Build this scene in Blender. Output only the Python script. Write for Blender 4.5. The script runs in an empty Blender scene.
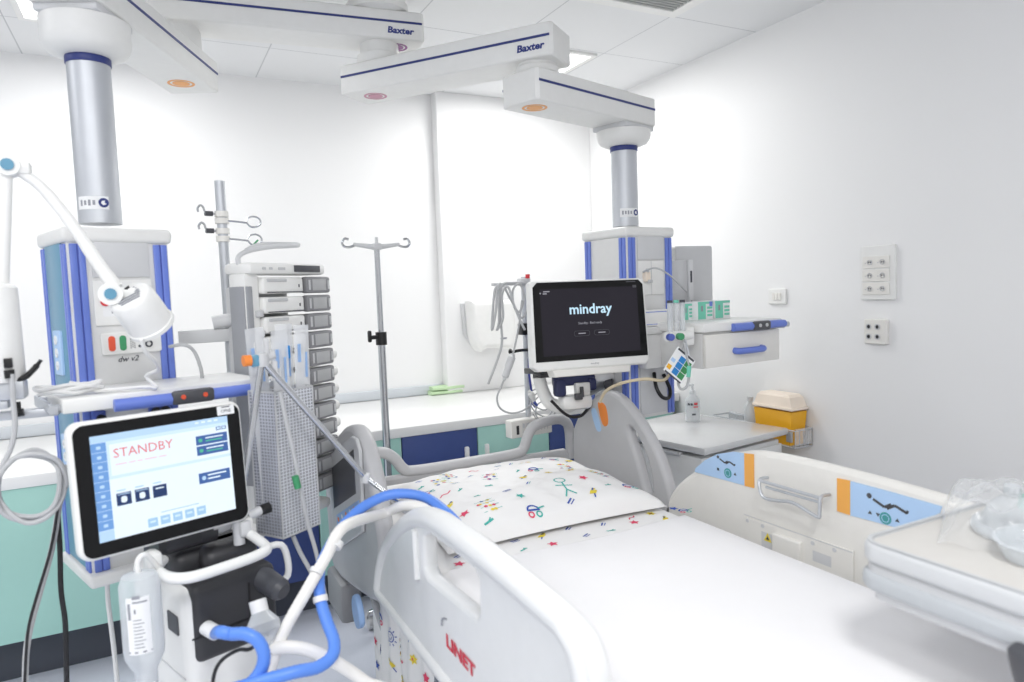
import bpy, bmesh, math, random
from mathutils import Vector as V, Matrix
random.seed(7)
C = bpy.context.scene.collection
PI = math.pi

# ---------------------------------------------------------------- camera model
FPX, YAW, PIT, ROL, CAMZ = 699.0, 0.4742285, 0.0727779, -0.0362113, 1.47
_fw = V((math.sin(YAW)*math.cos(PIT), math.cos(YAW)*math.cos(PIT), -math.sin(PIT)))
_r = V((math.cos(YAW), -math.sin(YAW), 0)); _u = _r.cross(_fw)
_c, _s = math.cos(ROL), math.sin(ROL)
CR = _c*_r + _s*_u; CU = -_s*_r + _c*_u; CF = _fw
CAM = V((0, 0, CAMZ))
def at(px, py, x=None, y=None, z=None, d=None):
    """point of the room seen at a place of the photo, on a plane x=, y=, z= or at depth d="""
    q = CR*((px-512)/FPX) - CU*((py-341)/FPX) + CF
    if d is not None: return CAM + q*d
    if x is not None: return CAM + q*(x/q.x)
    if y is not None: return CAM + q*(y/q.y)
    return CAM + q*((z-CAMZ)/q.z)

# ---------------------------------------------------------------- materials
def lin(c):
    return tuple(((v/255)/12.92 if v/255 <= .04045 else ((v/255+.055)/1.055)**2.4) for v in c) + (1,)
MATS = {}
def mat(name, rgb, rough=.5, metal=0, emit=0, coat=0, var=.03, scale=30, bump=0, spec=.5):
    m = bpy.data.materials.new(name); m.use_nodes = True; nt = m.node_tree; n = nt.nodes; L = nt.links
    p = n['Principled BSDF']; c = lin(rgb)
    p.inputs['Roughness'].default_value = rough; p.inputs['Metallic'].default_value = metal
    p.inputs['Coat Weight'].default_value = coat; p.inputs['Specular IOR Level'].default_value = spec
    tc = n.new('ShaderNodeTexCoord'); no = n.new('ShaderNodeTexNoise'); no.inputs['Scale'].default_value = scale
    no.inputs['Detail'].default_value = 3
    L.new(tc.outputs['Object'], no.inputs['Vector'])
    mx = n.new('ShaderNodeMix'); mx.data_type = 'RGBA'
    mx.inputs['A'].default_value = tuple(v*(1-var) for v in c[:3])+(1,)
    mx.inputs['B'].default_value = tuple(min(1, v*(1+var)) for v in c[:3])+(1,)
    L.new(no.outputs['Fac'], mx.inputs['Factor']); L.new(mx.outputs['Result'], p.inputs['Base Color'])
    if emit:
        L.remove(p.inputs['Base Color'].links[0]); p.inputs['Base Color'].default_value = tuple(v*.12 for v in c[:3])+(1,)
        L.new(mx.outputs['Result'], p.inputs['Emission Color']); p.inputs['Emission Strength'].default_value = emit
    if bump:
        b = n.new('ShaderNodeBump'); b.inputs['Strength'].default_value = bump; b.inputs['Distance'].default_value = .004
        L.new(no.outputs['Fac'], b.inputs['Height']); L.new(b.outputs['Normal'], p.inputs['Normal'])
    MATS[name] = m
    return m
def clear(name, rgb, alpha=.25, rough=.15):
    """thin clear plastic: partly transparent, partly a glossy film"""
    m = mat(name, rgb, rough); nt = m.node_tree; n = nt.nodes; L = nt.links
    p = n['Principled BSDF']; out = n['Material Output']
    t = n.new('ShaderNodeBsdfTransparent'); mx = n.new('ShaderNodeMixShader')
    fr = n.new('ShaderNodeLayerWeight'); fr.inputs['Blend'].default_value = .35
    ad = n.new('ShaderNodeMath'); ad.operation = 'ADD'; ad.use_clamp = True; ad.inputs[1].default_value = alpha
    ml = n.new('ShaderNodeMath'); ml.operation = 'MULTIPLY'; ml.inputs[1].default_value = .5
    L.new(fr.outputs['Facing'], ml.inputs[0]); L.new(ml.outputs[0], ad.inputs[0])
    L.new(ad.outputs[0], mx.inputs[0]); L.new(t.outputs[0], mx.inputs[1]); L.new(p.outputs[0], mx.inputs[2])
    L.new(mx.outputs[0], out.inputs['Surface'])
    return m
def meshy(name, rgb, nx=70, nz=70, width=.22, base=.35):
    """fine woven/wired sheet: a grid of strands over a hazy clear film, in object space"""
    m = mat(name, rgb, .4); nt = m.node_tree; n = nt.nodes; L = nt.links
    p = n['Principled BSDF']; out = n['Material Output']
    tc = n.new('ShaderNodeTexCoord'); sp = n.new('ShaderNodeSeparateXYZ'); L.new(tc.outputs['UV'], sp.inputs[0])
    fac = []
    for ax, k in (('X', nx), ('Y', nz)):
        a = n.new('ShaderNodeMath'); a.operation = 'MULTIPLY'; a.inputs[1].default_value = k; L.new(sp.outputs[ax], a.inputs[0])
        b = n.new('ShaderNodeMath'); b.operation = 'FRACT'; L.new(a.outputs[0], b.inputs[0])
        c = n.new('ShaderNodeMath'); c.operation = 'LESS_THAN'; c.inputs[1].default_value = width; L.new(b.outputs[0], c.inputs[0])
        fac.append(c)
    o = n.new('ShaderNodeMath'); o.operation = 'MAXIMUM'; L.new(fac[0].outputs[0], o.inputs[0]); L.new(fac[1].outputs[0], o.inputs[1])
    q = n.new('ShaderNodeMath'); q.operation = 'MAXIMUM'; q.inputs[1].default_value = base; L.new(o.outputs[0], q.inputs[0])
    t = n.new('ShaderNodeBsdfTransparent'); mx = n.new('ShaderNodeMixShader')
    L.new(q.outputs[0], mx.inputs[0]); L.new(t.outputs[0], mx.inputs[1]); L.new(p.outputs[0], mx.inputs[2])
    L.new(mx.outputs[0], out.inputs['Surface'])
    return m

WHITE = mat('white plastic', (236, 236, 234), .38)
WARM = mat('warm white plastic', (233, 231, 226), .4)
OFFW = mat('off white enamel', (224, 225, 225), .35)
LGREY = mat('light grey plastic', (208, 209, 211), .42)
MGREY = mat('mid grey plastic', (198, 199, 201), .45)
BEDGREY = mat('bed grey plastic', (188, 188, 190), .42)
DGREY = mat('dark grey plastic', (74, 75, 80), .4)
CHAR = mat('charcoal plastic', (52, 52, 55), .42)
BLACK = mat('black plastic', (20, 20, 22), .35)
GLASSBLK = mat('black display glass', (13, 13, 15), .3, spec=.25)
NAVYS = mat('navy stripe', (42, 55, 120), .4)
BLUE = mat('royal blue plastic', (106, 129, 212), .38)
BLUED = mat('deep blue plastic', (80, 98, 178), .4)
TEAL = mat('teal side panel', (96, 150, 178), .35)
CHROME = mat('polished steel', (190, 192, 196), .18, 1)
SATIN = mat('satin aluminium', (200, 203, 208), .48, .8)
STEELG = mat('brushed steel top', (214, 215, 216), .22, .25)
MINT = mat('mint laminate', (166, 211, 201), .45, var=.015)
NAVY = mat('navy laminate', (56, 75, 134), .45, var=.03)
TOPW = mat('white solid worktop', (240, 240, 239), .3, var=.008)
PLINTH = mat('dark plinth', (70, 74, 84), .6)
SHEETW = mat('white cotton sheet', (243, 242, 243), .85, var=.012, scale=14, bump=.25)
COTTON = mat('white printed cotton', (242, 241, 240), .85, var=.012, scale=14, bump=.2)
PR_RED = mat('print pink red', (222, 70, 105), .8)
PR_TEAL = mat('print teal', (70, 178, 168), .8)
PR_BLUE = mat('print blue', (50, 84, 172), .8)
PR_YEL = mat('print yellow', (236, 214, 70), .8)
PR_GRN = mat('print green', (84, 178, 110), .8)
PRINTS = [COTTON, PR_RED, PR_TEAL, PR_BLUE, PR_YEL, PR_GRN]
ORANGE = mat('orange plastic', (240, 140, 60), .45)
ORANGEP = mat('orange label', (238, 172, 84), .5)
SKYP = mat('sky blue label', (176, 206, 240), .5)
SKY = mat('sky blue plastic', (150, 182, 226), .45)
PURPLE = mat('purple marker', (150, 88, 150), .5)
PINKM = mat('rose marker', (196, 140, 160), .5)
ORANGEM = mat('orange marker', (240, 172, 104), .5)
RED = mat('red plastic', (214, 50, 60), .4)
REDORG = mat('vermilion plastic', (230, 92, 62), .4)
GREEN = mat('green plastic', (62, 148, 100), .4)
TEALB = mat('teal button', (66, 150, 152), .4)
YEL = mat('yellow sharps plastic', (240, 178, 38), .35)
CREAM = mat('cream translucent lid', (246, 232, 216), .4)
HOSEB = mat('blue corrugated hose', (92, 140, 228), .35)
HOSEW = mat('white corrugated hose', (234, 232, 228), .35)
CABLEG = mat('grey cable', (186, 187, 189), .45)
CABLEW = mat('white cable', (226, 226, 226), .45)
CABLEB = mat('black cable', (30, 30, 33), .45)
CABLET = mat('beige cable', (206, 192, 164), .45)
CABLEBL = mat('blue cable', (56, 66, 150), .45)
SCRBLUE = mat('screen pale blue', (205, 229, 250), .4, emit=.95, var=.01, spec=.2)
SCRTOP = mat('screen band blue', (182, 212, 244), .4, emit=.95, spec=.2)
SCRSIDE = mat('screen side blue', (112, 156, 214), .4, emit=.95, spec=.2)
SCRWHITE = mat('screen white', (228, 242, 254), .4, emit=.95, spec=.2)
SCRDARK = mat('screen button blue', (70, 102, 160), .4, emit=.95, spec=.2)
SCRNAVY = mat('screen icon navy', (44, 62, 104), .4, emit=.95, spec=.2)
SCRRED = mat('screen red text', (214, 112, 116), .4, emit=1, spec=.2)
SCRPINK = mat('screen faint red text', (226, 196, 208), .4, emit=1, spec=.2)
SCRGRN = mat('screen green', (84, 180, 146), .4, emit=1, spec=.2)
SCRICON = mat('screen pale icon', (160, 198, 230), .4, emit=.95, spec=.2)
SCRBLK = mat('screen near black', (44, 42, 49), .6, emit=.9, var=.12, scale=4, spec=.1)
SCRCYAN = mat('screen cyan lettering', (196, 228, 246), .4, emit=.9, spec=.2)
SCRGREY = mat('screen grey lettering', (150, 150, 158), .4, emit=1, spec=.2)
PUMPSCR = mat('pump display', (178, 179, 180), .3)
PUMPBEZ = mat('pump bezel', (138, 138, 141), .4)
TEXTB = mat('logo blue', (44, 58, 128), .5)
TEXTR = mat('logo red', (205, 50, 72), .5)
INK = mat('printed ink', (70, 72, 80), .6)
INKL = mat('light printed ink', (150, 152, 160), .6)
LABELW = mat('white label', (238, 239, 240), .55)
MINTBOX = mat('mint carton print', (120, 206, 182), .6)
GREENCL = mat('folded pale green cloth', (196, 222, 182), .9, bump=.4)
CLEARP = clear('clear plastic', (232, 236, 240), .16)
CLEARB = clear('frosted bottle plastic', (226, 231, 235), .42, .3)
PACKM = clear('milky wrapper', (238, 240, 243), .55, .3)
CLEARF = clear('hazy filter plastic', (222, 226, 230), .42)
FILM = clear('thin clear wrapper', (240, 242, 244), .08, .08)
WIREMESH = meshy('wired mesh sheet', (206, 208, 214), 12, 44, .26, .40)
WIREM2 = meshy('darker mesh side', (178, 181, 192), 9, 44, .30, .45)  # darker, denser copy of the mesh for the side panels
LEDW = mat('light diffuser', (255, 255, 255), .5, emit=2.6, var=0)
GRILLE = mat('grey grille', (176, 178, 176), .5)
FACE = mat('tower face grey', (222, 222, 221), .42)
FACEW = mat('tower frame white', (231, 231, 229), .4)

# ---------------------------------------------------------------- mesh builder
def fr(o, x, y):
    """frame with origin o and axes x, y (z = x cross y)"""
    x = V(x).normalized(); z = x.cross(V(y)).normalized(); y = z.cross(x)
    return Matrix((( x.x, y.x, z.x, o[0]), (x.y, y.y, z.y, o[1]), (x.z, y.z, z.z, o[2]), (0, 0, 0, 1)))
def frz(o, a):
    return Matrix.Translation(V(o)) @ Matrix.Rotation(a, 4, 'Z')
def XZ(y): return fr((0, y, 0), (1, 0, 0), (0, 0, 1))     # x->X, y->Z, thickness toward -Y
def YZ(x): return fr((x, 0, 0), (0, 1, 0), (0, 0, 1))     # x->Y, y->Z, thickness toward +X
def YZm(x): return fr((x, 0, 0), (0, -1, 0), (0, 0, 1))   # seen from -X: x->-Y, y->Z, thickness toward -X
def rrect(w, h, r, n=5, cx=0, cy=0):
    p = []
    for sx, sy, a0 in ((1, 1, 0), (-1, 1, 90), (-1, -1, 180), (1, -1, 270)):
        for k in range(n+1):
            a = math.radians(a0+90*k/n)
            p.append((cx+sx*(w/2-r)+r*math.cos(a), cy+sy*(h/2-r)+r*math.sin(a)))
    return p
def circ(r, n=24, cx=0, cy=0):
    return [(cx+r*math.cos(2*PI*k/n), cy+r*math.sin(2*PI*k/n)) for k in range(n)]
def smooth(pts, n=6, closed=False):
    pts = [V(p) for p in pts]; N = len(pts); out = []
    for i in range(N if closed else N-1):
        if closed: a, b, c, d = pts[i-1], pts[i], pts[(i+1) % N], pts[(i+2) % N]
        else: a, b, c, d = pts[max(i-1, 0)], pts[i], pts[i+1], pts[min(i+2, N-1)]
        for k in range(n):
            t = k/n
            out.append(.5*((2*b)+(c-a)*t+(2*a-5*b+4*c-d)*t*t+(3*b-a-3*c+d)*t**3))
    if not closed: out.append(pts[-1])
    return out
def curve2(pts, n=5, closed=True):
    return [(p.x, p.y) for p in smooth([(x, y, 0) for x, y in pts], n, closed)]

class B:
    def __init__(s, M=None):
        s.v = []; s.f = []; s.mi = []; s.uv = {}; s.M = M or Matrix()
    def add(s, vs, fs, mi=0, M=None, uvs=None):
        T = s.M @ M if M else s.M; o = len(s.v)
        s.v += [T @ V(p) for p in vs]
        for k, f in enumerate(fs):
            if uvs: s.uv[len(s.f)] = uvs[k]
            s.f.append([o+i for i in f]); s.mi.append(mi)
        return s
    def bm(s, bm, mi=0, M=None):
        bm.verts.index_update()
        s.add([v.co.copy() for v in bm.verts], [[v.index for v in f.verts] for f in bm.faces], mi, M); bm.free(); return s
    def box(s, c, size, mi=0, bev=0, M=None, seg=2):
        bm = bmesh.new(); bmesh.ops.create_cube(bm, size=1)
        for v in bm.verts: v.co = V((v.co.x*size[0]+c[0], v.co.y*size[1]+c[1], v.co.z*size[2]+c[2]))
        if bev: bmesh.ops.bevel(bm, geom=bm.edges[:], offset=min(bev, min(size)*.45), segments=seg, affect='EDGES', profile=.5)
        return s.bm(bm, mi, M)
    def tube(s, pts, r, mi=0, seg=10, closed=False, n=6, M=None, flat=1):
        p = smooth(pts, n, closed) if n > 1 else [V(q) for q in pts]
        N = len(p); vs = []; fs = []; up = None
        for i in range(N):
            a = p[i-1] if (i > 0 or closed) else p[i]; b = p[(i+1) % N] if (i < N-1 or closed) else p[i]
            t = (b-a).normalized() if (b-a).length > 1e-9 else V((0, 0, 1))
            if up is None:
                up = V((0, 0, 1)) if abs(t.z) < .9 else V((1, 0, 0))
            u = (up-t*up.dot(t))
            u = u.normalized() if u.length > 1e-6 else t.orthogonal().normalized()
            up = u; w = t.cross(u)
            rr = r[min(len(r)-1, int(i/(N-1)*(len(r)-1)+.5))] if isinstance(r, (list, tuple)) else r
            for k in range(seg):
                an = 2*PI*k/seg
                vs.append(p[i]+w*(rr*math.cos(an))+u*(rr*flat*math.sin(an)))
        for i in range(N if closed else N-1):
            j = (i+1) % N
            for k in range(seg):
                l = (k+1) % seg
                fs.append((i*seg+k, i*seg+l, j*seg+l, j*seg+k))
        if not closed:
            fs.append(tuple(range(seg))[::-1]); fs.append(tuple((N-1)*seg+k for k in range(seg)))
        return s.add(vs, fs, mi, M)
    def cyl(s, p0, p1, r, r2=None, mi=0, seg=20, M=None):
        p0, p1 = V(p0), V(p1); t = (p1-p0).normalized(); u = t.orthogonal().normalized(); w = t.cross(u)
        r2 = r if r2 is None else r2; vs = []
        for p, q in ((p0, r), (p1, r2)):
            for k in range(seg):
                a = 2*PI*k/seg; vs.append(p+u*(q*math.cos(a))+w*(q*math.sin(a)))
        fs = [(k, (k+1) % seg, seg+(k+1) % seg, seg+k) for k in range(seg)]
        fs += [tuple(range(seg))[::-1], tuple(range(seg, 2*seg))]
        return s.add(vs, fs, mi, M)
    def lathe(s, prof, c=(0, 0, 0), seg=28, mi=0, M=None, sx=1, sy=1):
        vs = []; fs = []
        for r, z in prof:
            for k in range(seg):
                a = 2*PI*k/seg; vs.append((c[0]+sx*r*math.cos(a), c[1]+sy*r*math.sin(a), c[2]+z))
        for i in range(len(prof)-1):
            for k in range(seg):
                l = (k+1) % seg; fs.append((i*seg+k, i*seg+l, (i+1)*seg+l, (i+1)*seg+k))
        fs.append(tuple(range(seg))[::-1]); fs.append(tuple((len(prof)-1)*seg+k for k in range(seg)))
        return s.add(vs, fs, mi, M)
    def poly(s, outline, t, M=None, mi=0, bev=0, holes=(), z0=0, seg=2):
        """flat outline (with holes) given thickness t from z0 up, rims rounded by bev"""
        cu = bpy.data.curves.new('tmp', 'CURVE'); cu.dimensions = '2D'; cu.fill_mode = 'BOTH'
        for pl in [outline]+list(holes):
            sp = cu.splines.new('POLY'); sp.points.add(len(pl)-1); sp.use_cyclic_u = True
            for q, p in zip(sp.points, pl): q.co = (p[0], p[1], 0, 1)
        cu.extrude = max(t/2-bev, 1e-5); cu.bevel_depth = bev; cu.bevel_resolution = seg if bev else 0
        cu.offset = -bev
        s.curve(cu, mi, (M or Matrix()) @ Matrix.Translation((0, 0, z0+t/2))); return s
    def curve(s, cu, mi, M):
        o = bpy.data.objects.new('tmp', cu); C.objects.link(o)
        dg = bpy.context.evaluated_depsgraph_get(); me = bpy.data.meshes.new_from_object(o.evaluated_get(dg))
        s.add([v.co.copy() for v in me.vertices], [list(f.vertices) for f in me.polygons], mi, M)
        bpy.data.objects.remove(o); bpy.data.curves.remove(cu); bpy.data.meshes.remove(me); return s
    def text(s, body, size, M, mi=0, ext=.0004, align='CENTER', bold=0, shear=0, sx=1):
        cu = bpy.data.curves.new('tmp', 'FONT'); cu.body = body; cu.size = size; cu.align_x = align; cu.align_y = 'CENTER'
        cu.extrude = ext; cu.offset = bold; cu.shear = shear; cu.resolution_u = 2
        return s.curve(cu, mi, M @ Matrix.Diagonal((sx, 1, 1, 1)))
    def quad(s, x, y, w, h, z, M, mi=0, r=0):
        """thin printed patch: centre x, y, size w, h"""
        pl = rrect(w, h, r, 3, x, y) if r else [(x-w/2, y-h/2), (x+w/2, y-h/2), (x+w/2, y+h/2), (x-w/2, y+h/2)]
        n = len(pl)
        return s.add([(a, b, z) for a, b in pl], [tuple(range(n))] if True else [], mi, M)
    def grid(s, fn, nu, nv, mi=0, M=None, closed=False):
        vs = [fn(i/nu, j/nv) for j in range(nv+1) for i in range(nu+1)]
        fs = [(j*(nu+1)+i, j*(nu+1)+i+1, (j+1)*(nu+1)+i+1, (j+1)*(nu+1)+i) for j in range(nv) for i in range(nu)]
        uvs = [[(i/nu, j/nv), ((i+1)/nu, j/nv), ((i+1)/nu, (j+1)/nv), (i/nu, (j+1)/nv)] for j in range(nv) for i in range(nu)]
        return s.add(vs, fs, mi, M, uvs)
    def mesh(s, name, mats, inv, ang=38):
        me = bpy.data.meshes.new(name)
        me.from_pydata([inv @ p for p in s.v], [], s.f)
        for m in (mats if isinstance(mats, (list, tuple)) else [mats]): me.materials.append(m)
        me.polygons.foreach_set('material_index', s.mi)
        me.polygons.foreach_set('use_smooth', [True]*len(s.f))
        if s.uv:
            ul = me.uv_layers.new(name='UVMap')
            for k, uvs in s.uv.items():
                for li, q in zip(me.polygons[k].loop_indices, uvs): ul.data[li].uv = q
        me.set_sharp_from_angle(angle=math.radians(ang)); me.update()
        return me

WM = {}
def thing(name, label, cat, loc=(0, 0, 0), rz=0, group=None):
    o = bpy.data.objects.new(name, None); o.empty_display_size = .05; C.objects.link(o)
    o.location = loc; o.rotation_euler = (0, 0, rz)
    o['label'] = label; o['category'] = cat
    if group: o['group'] = group
    WM[o.name] = frz(loc, rz)
    return o
def part(name, b, mats, parent, label=None, ang=38):
    """one mesh under its thing or part; shapes are given in room coordinates"""
    M = WM[parent.name]
    o = bpy.data.objects.new(name, b.mesh(name, mats, M.inverted(), ang)); C.objects.link(o)
    o.parent = parent; WM[o.name] = M
    if label: o['label'] = label
    return o
def solo(name, b, mats, label, cat, loc=None, group=None, ang=38):
    """a thing that is one mesh"""
    loc = V(loc) if loc is not None else V((sum(p.x for p in b.v)/len(b.v), sum(p.y for p in b.v)/len(b.v), min(p.z for p in b.v)))
    M = Matrix.Translation(loc)
    o = bpy.data.objects.new(name, b.mesh(name, mats, M.inverted(), ang)); C.objects.link(o)
    o.location = loc; o['label'] = label; o['category'] = cat
    if group: o['group'] = group
    WM[o.name] = M
    return o
def struct(name, b, mats, parent=None):
    o = bpy.data.objects.new(name, b.mesh(name, mats, Matrix())); C.objects.link(o)
    if parent: o.parent = parent
    else: o['kind'] = 'structure'
    WM[o.name] = Matrix()
    return o
def dup(root, name, loc, label, rz=None):
    """a copy of a thing with copies of its parts and sub-parts"""
    r = root.copy(); C.objects.link(r); r.name = name; r.location = loc; r['label'] = label
    if rz is not None: r.rotation_euler = (0, 0, rz)
    for ch in list(root.children):
        c = ch.copy(); C.objects.link(c); c.parent = r
        for g in ch.children:
            d = g.copy(); C.objects.link(d); d.parent = c
    return r
# ================================================================ THE ROOM
RX, BY, H = 2.75, 4.17, 2.70
LX, FY = -3.0, -2.6
def wall_mat(name, rgb, seam_axis):
    m = mat(name, rgb, .55, var=.006, scale=2)
    return m
WALLM = mat('painted wall panels', (240, 240, 240), .5, var=.008, scale=1.5)
def seam_mat(name, rgb, ox, oy, step, wid, dark):
    m = mat(name, rgb, .6, var=.006, scale=2); nt = m.node_tree; n = nt.nodes; L = nt.links; p = n['Principled BSDF']
    g = n.new('ShaderNodeNewGeometry'); sp = n.new('ShaderNodeSeparateXYZ'); L.new(g.outputs['Position'], sp.inputs[0])
    fs = []
    for ax, o in (('X', ox), ('Y', oy)):
        if o is None: continue
        a = n.new('ShaderNodeMath'); a.operation = 'SUBTRACT'; a.inputs[1].default_value = o-50*step; L.new(sp.outputs[ax], a.inputs[0])
        b = n.new('ShaderNodeMath'); b.operation = 'DIVIDE'; b.inputs[1].default_value = step; L.new(a.outputs[0], b.inputs[0])
        c = n.new('ShaderNodeMath'); c.operation = 'FRACT'; L.new(b.outputs[0], c.inputs[0])
        d = n.new('ShaderNodeMath'); d.operation = 'LESS_THAN'; d.inputs[1].default_value = wid/step; L.new(c.outputs[0], d.inputs[0])
        fs.append(d)
    q = fs[0]
    if len(fs) > 1:
        q = n.new('ShaderNodeMath'); q.operation = 'MAXIMUM'; L.new(fs[0].outputs[0], q.inputs[0]); L.new(fs[1].outputs[0], q.inputs[1])
    mx = n.new('ShaderNodeMix'); mx.data_type = 'RGBA'
    old = p.inputs['Base Color'].links[0].from_socket
    L.new(q.outputs[0], mx.inputs['Factor']); L.new(old, mx.inputs['A']); mx.inputs['B'].default_value = lin(dark)
    L.new(mx.outputs['Result'], p.inputs['Base Color'])
    return m
CEILM = seam_mat('ceiling tiles', (232, 233, 234), 2.75, 3.665, .538, .006, (196, 198, 200))
FLOORM = mat('speckled vinyl floor', (218, 221, 233), .35, var=.07, scale=180)
COVE = mat('grey wall coving', (206, 211, 216), .5)
struct('floor', B().box(((LX+RX)/2, (FY+BY)/2, -.05), (RX-LX, BY-FY, .1)), FLOORM)
struct('ceiling', B().box(((LX+RX)/2, (FY+BY)/2, H+.05), (RX-LX, BY-FY, .1)), CEILM)
struct('wall_back', B().box(((LX+RX)/2, BY+.05, H/2), (RX-LX+.2, .1, H)), WALLM)
struct('wall_right', B().box((RX+.05, (FY+BY)/2, H/2), (.1, BY-FY, H)), WALLM)
struct('wall_left', B().box((LX-.05, (FY+BY)/2, H/2), (.1, BY-FY, H)), WALLM)
struct('trim_1', B().box(((1.63+RX)/2, BY-.045, (.83+H)/2), (RX-1.63, .09, H-.83), bev=.006), WALLM)
struct('trim_2', B().box(((LX+1.63)/2, BY-.012, .86), (1.63-LX, .024, .06), bev=.005), COVE)

def ceiling_light(name, x0, x1, y0, y1, label, power):
    t = thing(name, label, 'ceiling light', ((x0+x1)/2, (y0+y1)/2, H), group='ceiling light panels')
    cx, cy = (x0+x1)/2, (y0+y1)/2; w, h = x1-x0, y1-y0
    M = Matrix.Translation((cx, cy, H-.012))
    part('light_frame', B(M).poly(rrect(w, h, .01), .014, holes=[rrect(w-.05, h-.05, .008)[::-1]], bev=.002), WHITE, t)
    part('diffuser', B(M).poly(rrect(w-.05, h-.05, .008), .004, z0=.006), LEDW, t)
    la = bpy.data.lights.new('panel_lamp', 'AREA'); la.shape = 'RECTANGLE'; la.size = w-.06; la.size_y = h-.06; la.energy = power
    la.color = (1, .998, .985)
    lo = bpy.data.objects.new('panel_lamp', la); C.objects.link(lo); lo.location = (cx, cy, H-.02)
    lo['kind'] = 'structure'
    return t
ceiling_light('ceiling_light', 1.70, 2.19, 3.15, 3.65, 'square lit ceiling panel beside the elbow of the jointed arms', 14.5)
ceiling_light('ceiling_light', -.42, .04, 3.15, 3.66, 'square lit ceiling panel at the upper left above the left arm', 10)
for x, y, e in ((.25, -.25, 27), (-.75, .70, 12), (-.6, -1.3, 12), (-1.9, .4, 8), (-1.8, 2.3, 8)):  # panels added out of view to fill the room and steer the tray shadow
    ceiling_light('ceiling_light', x-.25, x+.25, y-.25, y+.25, 'unseen square lit ceiling panel added over the near part of the room', e)

t = thing('air_vent', 'grey square return-air grille set in the white ceiling', 'air vent', (1.95, 2.33, H))
M = Matrix.Translation((1.955, 2.315, H-.012))
part('vent_frame', B(M).poly(rrect(.53, .53, .006), .013, holes=[rrect(.42, .42, .004)[::-1]], bev=.002), WHITE, t)
b = B(M)
for k in range(20): b.box((0, -.205+k*.0216, .006), (.42, .012, .003), M=None)
b.box((0, 0, .011), (.42, .42, .002))
part('grille', b, GRILLE, t)

# ---- socket panels on the right wall
t = thing('socket_panel', 'large white wall panel with three rows of twin sockets', 'socket panel', (RX, 1.927, 1.373))
M = fr((RX, 1.927, 1.487), (0, -1, 0), (0, 0, 1))
part('panel_frame', B(M).poly(rrect(.158, .228, .006), .014, bev=.003), WHITE, t)
for r in range(3):
    y = .045-r*.056
    s = part('socket_row', B(M).poly(rrect(.124, .05, .004), .003, z0=.0145, M=Matrix.Translation((-.006, y, 0)), bev=.001), WARM, t)
    for k in (-1, 1):
        b = B(M)
        b.poly(circ(.011, 16, -.004+k*.029, y), .003, z0=.018, mi=0, holes=[circ(.0085, 16, -.004+k*.029, y)[::-1]])
        b.quad(-.008+k*.029, y, .004, .006, .0185, None, 1); b.quad(.0+k*.029, y, .004, .006, .0185, None, 1)
        b.quad(-.024+k*.029, y-.003, .006, .004, .0185, None, 0)
        part('socket', b, [MGREY, INK], s)
t = thing('data_socket_plate', 'small square white plate with four round sockets, below the large panel', 'socket plate', (RX, 1.934, 1.184))
M = fr((RX, 1.934, 1.237), (0, -1, 0), (0, 0, 1))
part('plate', B(M).poly(rrect(.104, .106, .006), .02, bev=.004), WARM, t)
for i in (-1, 1):
    for j in (-1, 1):
        b = B(M); c = (-.008+i*.02, .0+j*.021)
        b.poly(circ(.0125, 18, *c), .003, z0=.0205, holes=[circ(.008, 18, *c)[::-1]]); b.poly(circ(.008, 16, *c), .001, z0=.0205, mi=1)
        part('round_socket', b, [MGREY, CHAR], t)
t = thing('light_switch', 'small white wall switch plate above the cabinet drawer', 'switch', (RX, 2.466, 1.354))
M = fr((RX, 2.466, 1.391), (0, -1, 0), (0, 0, 1))
part('plate', B(M).poly(rrect(.108, .075, .006), .011, bev=.003), WHITE, t)
for k in (-1, 0, 1): part('rocker', B(M).poly(rrect(.017, .034, .003, 3, k*.019, 0), .004, z0=.011, bev=.001), WARM, t)

# ================================================================ BACK COUNTER
CY, CT = 3.20, .83
solo('countertop', B().box(((LX+RX)/2, (CY+BY-.026)/2, CT-.024), (RX-LX-.02, BY-.026-CY, .048), bev=.004), TOPW,
     'long white worktop along the back wall over mint and navy cabinets', 'countertop')
NAVU = 'base cabinets under the long white worktop'
def cabinet(x0, x1, m, label, hx=None, hside=1):
    t = thing('base_cabinet', label, 'cabinet', ((x0+x1)/2, CY+.3, 0), group=NAVU)
    part('carcass', B().box(((x0+x1)/2, CY+.33, .48), (x1-x0-.002, .6, .60)), m, t)
    part('plinth', B().box(((x0+x1)/2, CY+.36, .09), (x1-x0, .50, .18)), PLINTH, t)
    d = part('cabinet_door', B().box(((x0+x1)/2, CY+.017, .483), (x1-x0-.005, .018, .596), bev=.002), m, t)
    if hx is not None:
        part('handle', B().box((hx, CY-.002, .655), (.022, .022, .075), bev=.006), WHITE, d)
cabinet(-1.83, -1.22, MINT, 'mint base cabinet furthest left along the worktop')
cabinet(-1.22, -.61, MINT, 'mint base cabinet beside the furthest left one')
cabinet(-.61, .21, MINT, 'wide mint base cabinet behind the standby screen and hanging cables')
cabinet(.21, .62, NAVY, 'navy base cabinet behind the stack of infusion pumps')
cabinet(.62, 1.03, MINT, 'mint base cabinet behind the free-standing drip pole', None)
cabinet(1.03, 1.43, NAVY, 'navy base cabinet above the middle of the headboard rail', 1.365)
cabinet(1.43, 1.85, MINT, 'mint base cabinet behind the cable pole and its white box', 1.476)
cabinet(1.85, 2.26, NAVY, 'navy base cabinet behind the right end of the headboard')
cabinet(2.26, 2.70, MINT, 'mint base cabinet in the right corner behind the column')

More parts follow.
